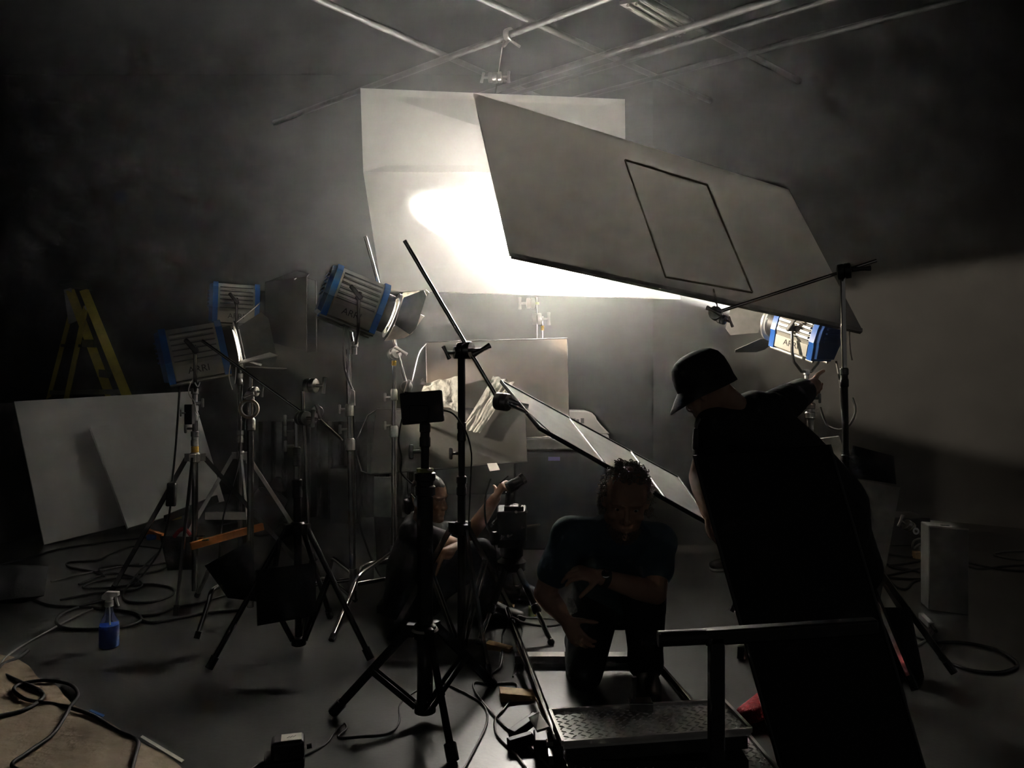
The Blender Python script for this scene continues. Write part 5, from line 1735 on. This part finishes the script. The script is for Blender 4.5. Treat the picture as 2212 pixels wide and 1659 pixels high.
bd = MB()
for _ in range(420):
    p, nrm = chin(rnd)
    bd.tube([p - nrm * 0.004, p + nrm * 0.004, p + nrm * 0.009 - V((0, 0, 0.004))], 0.0012, 4)
bd.build('beard', M['beard'], km, 60)
wdir = (wrL - elL).normalized()
w_ = MB()
w_.ringband(0.036, 0.030, 0.022, wrL - wdir * 0.02, wdir, 24)
wo = w_.build('wristwatch', M['rubber'], km)
sub(MB().lathe([(0.016, 0), (0.016, 0.008), (0.012, 0.010)], wrL - wdir * 0.02 + V((0, -0.028, 0.02)), (0, -0.8, 0.6), 18).build('watch_case', M['chrome']), wo)
# crumpled foil pouch on his hip
crumple('small crumpled clear wrapper tucked at the kneeling man\'s side', [P(1232, 1328, 2.92), P(1246, 1322, 2.92), P(1240, 1296, 2.92), P(1222, 1292, 2.92)], M['tracing'], 0.008, n=14, seed=15, name='plastic_wrapper')

# ---- seated operator, side on
op = empty('person', V((-0.50, 4.15, 0)), 'seated camera operator in dark clothes with a headset, raising one hand with thumb up', 'person')
oh = P(928, 1078, 4.12)
of = V((0.88, -0.38, -0.10))
osn = P(890, 1150, 4.22)      # near shoulder (his right)
osf = P(935, 1150, 4.46)
ohip = P(890, 1290, 4.22)
b = MB()
TO = head_shape(b, oh, of, V((0.05, 0, 1)), 1.0)
och = (osn + osf) / 2
b.limb([och + V((0, 0, 0.03)), oh + V((-0.03, 0.02, -0.06))], [0.062, 0.056])
osd = V((0.25, 1, 0)).normalized()
b.limb([ohip, ohip.lerp(och, 0.5), och], [(0.12, 0.10), (0.14, 0.11), (0.145, 0.09)], osd, 20)
oe = P(1000, 1186, 3.98)
ow = P(960, 1196, 3.88)
oe2 = P(1018, 1152, 4.42)
ow2 = P(1070, 1076, 4.3)
b.limb([osn, osn.lerp(oe, 0.5), oe], [0.06, 0.05, 0.042])
b.limb([oe, oe.lerp(ow, 0.4), ow], [0.042, 0.042, 0.030])
b.limb([osf, osf.lerp(oe2, 0.5), oe2], [0.06, 0.05, 0.042])
b.limb([oe2, oe2.lerp(ow2, 0.35), ow2], [0.044, 0.046, 0.031])
hand_shape(b, ow, V((-0.5, -0.1, -0.2)), (0.2, 0.4, -0.9), (0, -1, 0), 0.5)
hand_shape(b, ow2, V((0.30, -0.1, 0.55)), (0.7, 0.3, -0.5), V((-0.75, -0.1, 0.6)), 0.9, 1.05, thumb_up=1.0)
kn1, an1 = P(1038, 1195, 3.85), F(1050, 1340) + V((0, 0, 0.08))
kn2, an2 = P(1060, 1200, 4.35), V((0.02, 4.45, 0.08))
hp2 = ohip + V((0.03, 0.22, 0))
for hp, kn, an in ((ohip, kn1, an1), (hp2, kn2, an2)):
    b.limb([hp, hp.lerp(kn, 0.5), kn], [0.085, 0.075, 0.056])
    b.limb([kn, kn.lerp(an, 0.4), an], [0.055, 0.055, 0.04])
organic(b, 'body', M['skin_tan'], op, 0.006, 4)
for sg in (-1, 1):
    MB().sphere(TO(0.066, sg * 0.030, 0.006), 0.0105, 12, 8).build('eye', M['eye'], op)
b = MB()
b.limb([ohip + V((0, 0.1, -0.05)), ohip.lerp(och, 0.5) + V((-0.01, 0, 0)), och + V((0, 0, 0.02))], [(0.20, 0.17), (0.195, 0.155), (0.165, 0.11)], osd, 22)
for s_, e_, fr in ((osn, oe, 0.6), (osf, oe2, 0.6)):
    b.limb([s_, s_.lerp(e_, fr * 0.5), s_.lerp(e_, fr)], [0.078, 0.070, 0.066], None, 16)
organic(b, 'shirt', M['tee_grey'], op, 0.009, 5)
b = MB()
b.limb([ohip + V((0, -0.02, -0.06)), hp2 + V((0, 0.02, -0.06))], [0.15, 0.15])
for hp, kn, an in ((ohip, kn1, an1), (hp2, kn2, an2)):
    b.limb([hp + V((0, 0, -0.03)), hp.lerp(kn, 0.5), kn], [0.12, 0.10, 0.078])
    b.limb([kn, kn.lerp(an, 0.5), an + V((0, 0, 0.02))], [0.076, 0.07, 0.066])
organic(b, 'trousers', M['jeans'], op, 0.009, 5)
for an in (an1, an2):
    b = MB()
    shoe(b, V((an.x - 0.05, an.y, 0.004)), V((an.x + 0.18, an.y - 0.06, 0.004)), h=0.07, w=0.05)
    b.limb([an + V((0, 0, -0.01)), an + V((0, 0, 0.04))], [0.05, 0.05])
    organic(b, 'shoe', M['boot'], op, 0.006, 3)
# hair: close cap with a tied tail
b = MB()
Rr = Matrix((V(of).normalized(), V((0, 0, 1)).cross(V(of)).normalized(), V(of).normalized().cross(V((0, 0, 1)).cross(V(of)).normalized()))).transposed()
b.sphere(TO(-0.014, 0, 0.045), (0.100, 0.085, 0.090), 20, 14, Rr)
b.limb([TO(-0.10, 0, 0.0), TO(-0.125, 0, -0.03), TO(-0.125, 0, -0.09)], [0.03, 0.032, 0.018])
organic(b, 'hair', M['darkhair'], op, 0.006, 3)
hs = MB()
hs.tube(spline([TO(-0.01, -0.09, 0.0), TO(-0.02, -0.088, 0.07), TO(-0.02, -0.04, 0.132), TO(-0.02, 0.04, 0.132), TO(-0.02, 0.088, 0.07), TO(-0.01, 0.09, 0.0)], 6), 0.006, 8)
ho = hs.build('headset', M['blackplastic'], op)
for sg in (-1, 1):
    sub(MB().lathe([(0.030, 0), (0.034, 0.006), (0.030, 0.022), (0.018, 0.026)], TO(-0.008, sg * 0.082, -0.004), TO(0, sg, 0) - TO(0, 0, 0), 20).build('ear_cup', M['blackplastic']), ho)
sub(MB().tube([TO(-0.03, -0.105, 0.012), TO(-0.055, -0.105, 0.03)], 0.002, 6).build('antenna', M['chrome']), ho)
seat = empty('seat_box', V((ohip.x, ohip.y + 0.1, 0)), 'low wooden box under the seated operator', 'box')
bevel(MB().box((ohip.x - 0.02, ohip.y + 0.12, 0.02), (0.34, 0.3, 0.04)).build('box_body', M['blackplastic'], seat), 0.004)

# ---- person bending at the right, seen against the light
bp = empty('person', V((1.2, 3.0, 0)), 'person in black with a hat bending towards the right lamp stand, red knitted shoe showing', 'person')
hh = P(1524, 842, 3.02)
hf3 = V((-0.66, 0.60, -0.50))
neck3 = P(1588, 888, 3.06)
shl = P(1548, 925, 2.98)       # arm on the left of the view
shr = P(1660, 895, 3.12)
ch3 = P(1622, 935, 3.08)
hip3 = P(1775, 1085, 3.20)
b = MB()
T3 = head_shape(b, hh, hf3, V((-0.45, 0.1, 0.9)), 1.02)
b.limb([ch3 + V((-0.02, 0, 0.06)), neck3, hh + V((0.06, -0.02, -0.03))], [0.08, 0.065, 0.06])
sd3 = (shr - shl).normalized()
b.limb([hip3, hip3.lerp(ch3, 0.5), ch3], [(0.17, 0.13), (0.16, 0.12), (0.165, 0.105)], V((0.55, 0.45, 0.7)), 20)
el3, wr3 = P(1716, 856, 3.32), P(1758, 832, 3.66)
ell, wrl = P(1512, 1030, 2.98), P(1535, 1110, 2.80)
b.limb([ch3.lerp(shr, 0.4), shr, shr.lerp(el3, 0.5), el3], [0.075, 0.066, 0.056, 0.048])
b.limb([el3, el3.lerp(wr3, 0.3), wr3], [0.050, 0.052, 0.036])
hand_shape(b, wr3, V((0.12, 0.8, -0.1)), (0.85, 0, -0.3), (0.2, -0.2, 1.0), 1.15, 1.1)
b.limb([ch3.lerp(shl, 0.5), shl, shl.lerp(ell, 0.5), ell], [0.07, 0.060, 0.052, 0.044])
b.limb([ell, ell.lerp(wrl, 0.4), wrl], [0.044, 0.045, 0.032])
hand_shape(b, wrl, V((0.25, -0.2, -0.9)), (0.6, -0.7, 0), (0.3, -0.8, 0.2), 0.6)
fR = F(1668, 1566)
hpa, hpb = hip3 + V((-0.06, -0.07, -0.04)), hip3 + V((0.08, 0.09, -0.04))
kna, ana = V((1.10, 2.93, 0.47)), V((fR.x + 0.055, fR.y + 0.10, 0.10))
knb, anb = V((1.44, 3.22, 0.46)), V((1.40, 3.30, 0.10))
for hp, kn, an in ((hpa, kna, ana), (hpb, knb, anb)):
    b.limb([hp, hp.lerp(kn, 0.5), kn], [0.095, 0.08, 0.058])
    b.limb([kn, kn.lerp(an, 0.3), an], [0.056, 0.062, 0.040])
organic(b, 'body', M['skin'], bp, 0.006, 4)
b = MB()
b.limb([hip3 + V((0.02, 0, -0.05)), hip3.lerp(ch3, 0.5), ch3 + V((-0.01, 0, 0.02))], [(0.205, 0.165), (0.195, 0.155), (0.175, 0.125)], V((0.55, 0.45, 0.7)), 22)
b.limb([ch3.lerp(shr, 0.4), shr, shr.lerp(el3, 0.35), shr.lerp(el3, 0.8), el3.lerp(wr3, 0.35)], [0.095, 0.085, 0.076, 0.07, 0.064], None, 18)
b.limb([ch3.lerp(shl, 0.5), shl, shl.lerp(ell, 0.45)], [0.085, 0.075, 0.067], None, 18)
# gathered folds on the raised sleeve
for k in range(7):
    q_ = shr.lerp(el3, 0.1 + 0.12 * k)
    dd = (el3 - shr).normalized()
    t, u, w = frame_for(dd)
    b.tube([q_ + (u * math.cos(a) + w * math.sin(a)) * (0.080 - 0.002 * k) + dd * 0.012 * math.sin(a + k) for a in [j * 2 * PI / 20 for j in range(20)]], 0.009, 6, closed=True)
b.limb([ch3, ch3.lerp(neck3, 0.75)], [0.11, 0.082])
b.limb([shl, ch3, shr], [0.088, 0.11, 0.095])
organic(b, 'shirt', M['tee_black'], bp, 0.008, 2)
b = MB()
b.limb([hip3 + V((0.03, 0, -0.10)), hip3 + V((0, 0, 0.02))], [(0.20, 0.16), (0.195, 0.155)], V((0.6, 0.6, 0)), 20)
for hp, kn in ((hpa, kna), (hpb, knb)):
    b.limb([hp, hp.lerp(kn, 0.5), kn.lerp(hp, 0.06)], [0.135, 0.12, 0.115], None, 18)
organic(b, 'shorts', M['trouser'], bp, 0.009, 4)
for an, lab in ((ana, 1), (anb, 0)):
    b = MB()
    d = V((-0.75, -0.5, 0)).normalized() if lab else V((0.7, -0.3, 0)).normalized()
    heel = V((an.x, an.y, 0.004)) - d * 0.06
    shoe(b, heel, heel + d * 0.24, h=0.07, w=0.05)
    b.limb([an + V((0, 0, -0.02)), an + V((0, 0, 0.05))], [0.052, 0.050])
    organic(b, 'shoe', M['redshoe'], bp, 0.006, 2)
# hat: domed crown with a short brim
Hu = V((-0.42, 0.05, 0.9)).normalized()
Hf = (V(hf3) - Hu * V(hf3).dot(Hu)).normalized()
Hr = Hu.cross(Hf)
RH = Matrix((Hf, Hr, Hu)).transposed()
b = MB()
rings = []
for z, k in ((-0.020, 1.0), (0.02, 1.0), (0.06, 0.96), (0.09, 0.86), (0.112, 0.66), (0.124, 0.38), (0.128, 0.06)):
    rings.append([hh + RH @ V((-0.01 + 0.118 * k * math.cos(a), 0.097 * k * math.sin(a), 0.03 + z)) for a in [j * 2 * PI / 28 for j in range(28)]])
b.ring_loft(rings)
hat = b.build('hat', M['hat'], bp, 60)
b = MB()
rings = []
for k0, z in ((0.98, 0.022), (1.2, 0.012), (1.48, -0.012), (1.49, -0.006), (1.2, 0.018), (0.98, 0.030)):
    ring = []
    for j in range(36):
        a = j * 2 * PI / 36
        fr_ = max(0.0, math.cos(a)) ** 0.6
        k = 0.98 + (k0 - 0.98) * (0.12 + 0.95 * fr_)
        ring.append(hh + RH @ V((-0.008 + 0.118 * k * math.cos(a), 0.097 * k * math.sin(a), z - 0.05 * (k - 0.98) * fr_)))
    rings.append(ring)
b.ring_loft(rings, False, True)
sub(b.build('brim', M['hat'], None, 60), hat)
# lanyard with a small microphone capsule hanging at the chest
ly = MB().tube(spline([P(1512, 905, 2.9), P(1505, 920, 2.88), P(1503, 950, 2.88)], 5), 0.005, 8).build('neck_cord', M['greycable'], bp)
sub(MB().limb([P(1503, 930, 2.88), P(1502, 965, 2.88)], [0.010, 0.012]).build('radio_mic', M['blackplastic']), ly)

# ------------------------------------------------------------------ cinema camera of the seated operator
CD = 3.95
cc_ = P(1108, 1150, CD)
cr = empty('camera_tripod', V((cc_.x, CD, 0)), 'short dark tripod under the film camera with bright metal legs', 'tripod')
tp = P(1105, 1225, CD)
MB().lathe([(0.06, 0), (0.075, 0.01), (0.075, 0.05), (0.05, 0.07)], tp + V((0, 0, -0.02)), (0, 0, 1), 24).build('bowl', M['blackmetal'], cr)
for f in (F(1035, 1392), F(1190, 1392), V((0.05, 4.45, 0.0))):
    f = V((f.x, f.y, 0.012))
    d = (V((f.x, f.y, 0)) - V((tp.x, tp.y, 0))).normalized()
    a_ = tp + d * 0.06
    lg = MB().tube([a_, a_.lerp(f, 0.55)], 0.017, 12).build('leg', M['blackmetal'], cr)
    sub(MB().tube([a_.lerp(f, 0.45), f], 0.0125, 12).build('leg_tube', M['chrome']), lg)
    sub(MB().lathe([(0.018, -0.02), (0.022, -0.015), (0.022, 0.02), (0.018, 0.025)], a_.lerp(f, 0.55), f - a_, 14).build('leg_lock', M['blackplastic']), lg)
    sub(MB().sphere(f, 0.018, 10, 8).build('foot', M['rubber']), lg)
fh = MB()
fh.lathe([(0.045, 0), (0.06, 0.01), (0.06, 0.06), (0.04, 0.07)], tp + V((0, 0, 0.05)), (0, 0, 1), 24)
fh.box(tp + V((0, 0, 0.13)), (0.14, 0.11, 0.04))
fh.build('fluid_head', M['blackmetal'], cr)
cmx = empty('film_camera', cc_, 'black film camera rig with follow focus and rods before the seated operator', 'camera')
bz = tp.z + 0.15
bevel(MB().box((cc_.x - 0.005, CD + 0.02, bz + 0.075), (0.15, 0.22, 0.15)).build('camera_body', M['blackplastic'], cmx), 0.008)
MB().lathe([(0.045, 0), (0.052, 0.005), (0.052, 0.05), (0.046, 0.055), (0.046, 0.09), (0.055, 0.095), (0.055, 0.13), (0.045, 0.132)], (cc_.x + 0.0, CD + 0.13, bz + 0.08), (0.1, 1, 0.02), 28).build('camera_lens', M['blackmetal'], cmx)
vf = MB()
a0_, a1_ = P(1098, 1055, CD - 0.05), P(1128, 1035, CD - 0.02)
vf.tube([a0_, a0_.lerp(a1_, 0.5)], 0.030, 16)
vf.tube([a0_.lerp(a1_, 0.5), a1_], 0.026, 16)
vfo = vf.build('viewfinder', M['blackplastic'], cmx)
sub(MB().ringband(0.029, 0.022, 0.02, a1_, a1_ - a0_, 20).build('eyepiece_ring', M['steel']), vfo)
MB().tube([(cc_.x - 0.03, CD - 0.02, bz + 0.14), a0_ - V((0.0, 0, 0.02))], 0.014, 10).build('viewfinder_arm', M['blackmetal'], cmx)
for k, (p0, p1) in enumerate(((P(1080, 1157, 3.82), P(1120, 1150, 3.95)), (P(1128, 1140, 3.85), P(1165, 1133, 4.0)), (P(1098, 1158, 3.8), P(1122, 1148, 3.9)))):
    MB().tube([p0, p1], 0.0075, 10).build('support_rod', M['chrome'], cmx)
fo = MB().lathe([(0.02, 0), (0.034, 0.004), (0.034, 0.03), (0.02, 0.034)], P(1075, 1162, 3.82), (-1, -0.4, 0), 22).build('follow_focus', M['blackplastic'], cmx)
MB().tube([P(1078, 1162, 3.84), V((cc_.x, CD, bz + 0.05))], 0.012, 10).build('focus_arm', M['blackmetal'], cmx)
bevel(MB().box(P(1110, 1105, CD - 0.05), (0.10, 0.05, 0.06)).build('top_handle', M['blackmetal'], cmx), 0.006)
for px, py in ((1122, 1092), (1136, 1106), (1113, 1107)):
    MB().lathe([(0.008, 0), (0.009, 0.004), (0.007, 0.02)], P(px, py, CD - 0.08), (0.2, -1, 0.3), 12).build('thumb_screw', M['chrome'], cmx)
MB().tube([P(1080, 1044, CD - 0.05), P(1098, 1028, CD - 0.05)], 0.003, 8).build('antenna_rod', M['steel'], cmx)
MB().tube(spline([P(1060, 1035, 4.0), P(1048, 1080, 3.95), P(1050, 1130, 3.9), P(1066, 1170, 3.88), P(1074, 1225, 3.88)], 5), 0.005, 8).build('video_cable', M['rubber'], cmx)
# yellow tag / gaffer piece and roll behind the kneeling man's elbow
ty = empty('canister', F(1150, 1330), 'small pale green can with a yellow tab left of the kneeling man', 'can')
MB().lathe([(0.022, 0), (0.022, 0.05), (0.018, 0.056)], V((F(1150, 1330).x, F(1150, 1330).y, 0.0)), (0, 0, 1), 20).build('can_body', M['greentape'], ty)
MB().box(V((F(1150, 1330).x + 0.022, F(1150, 1330).y - 0.018, 0.012)), (0.02, 0.008, 0.014)).build('yellow_tab', M['yellowband'], ty)
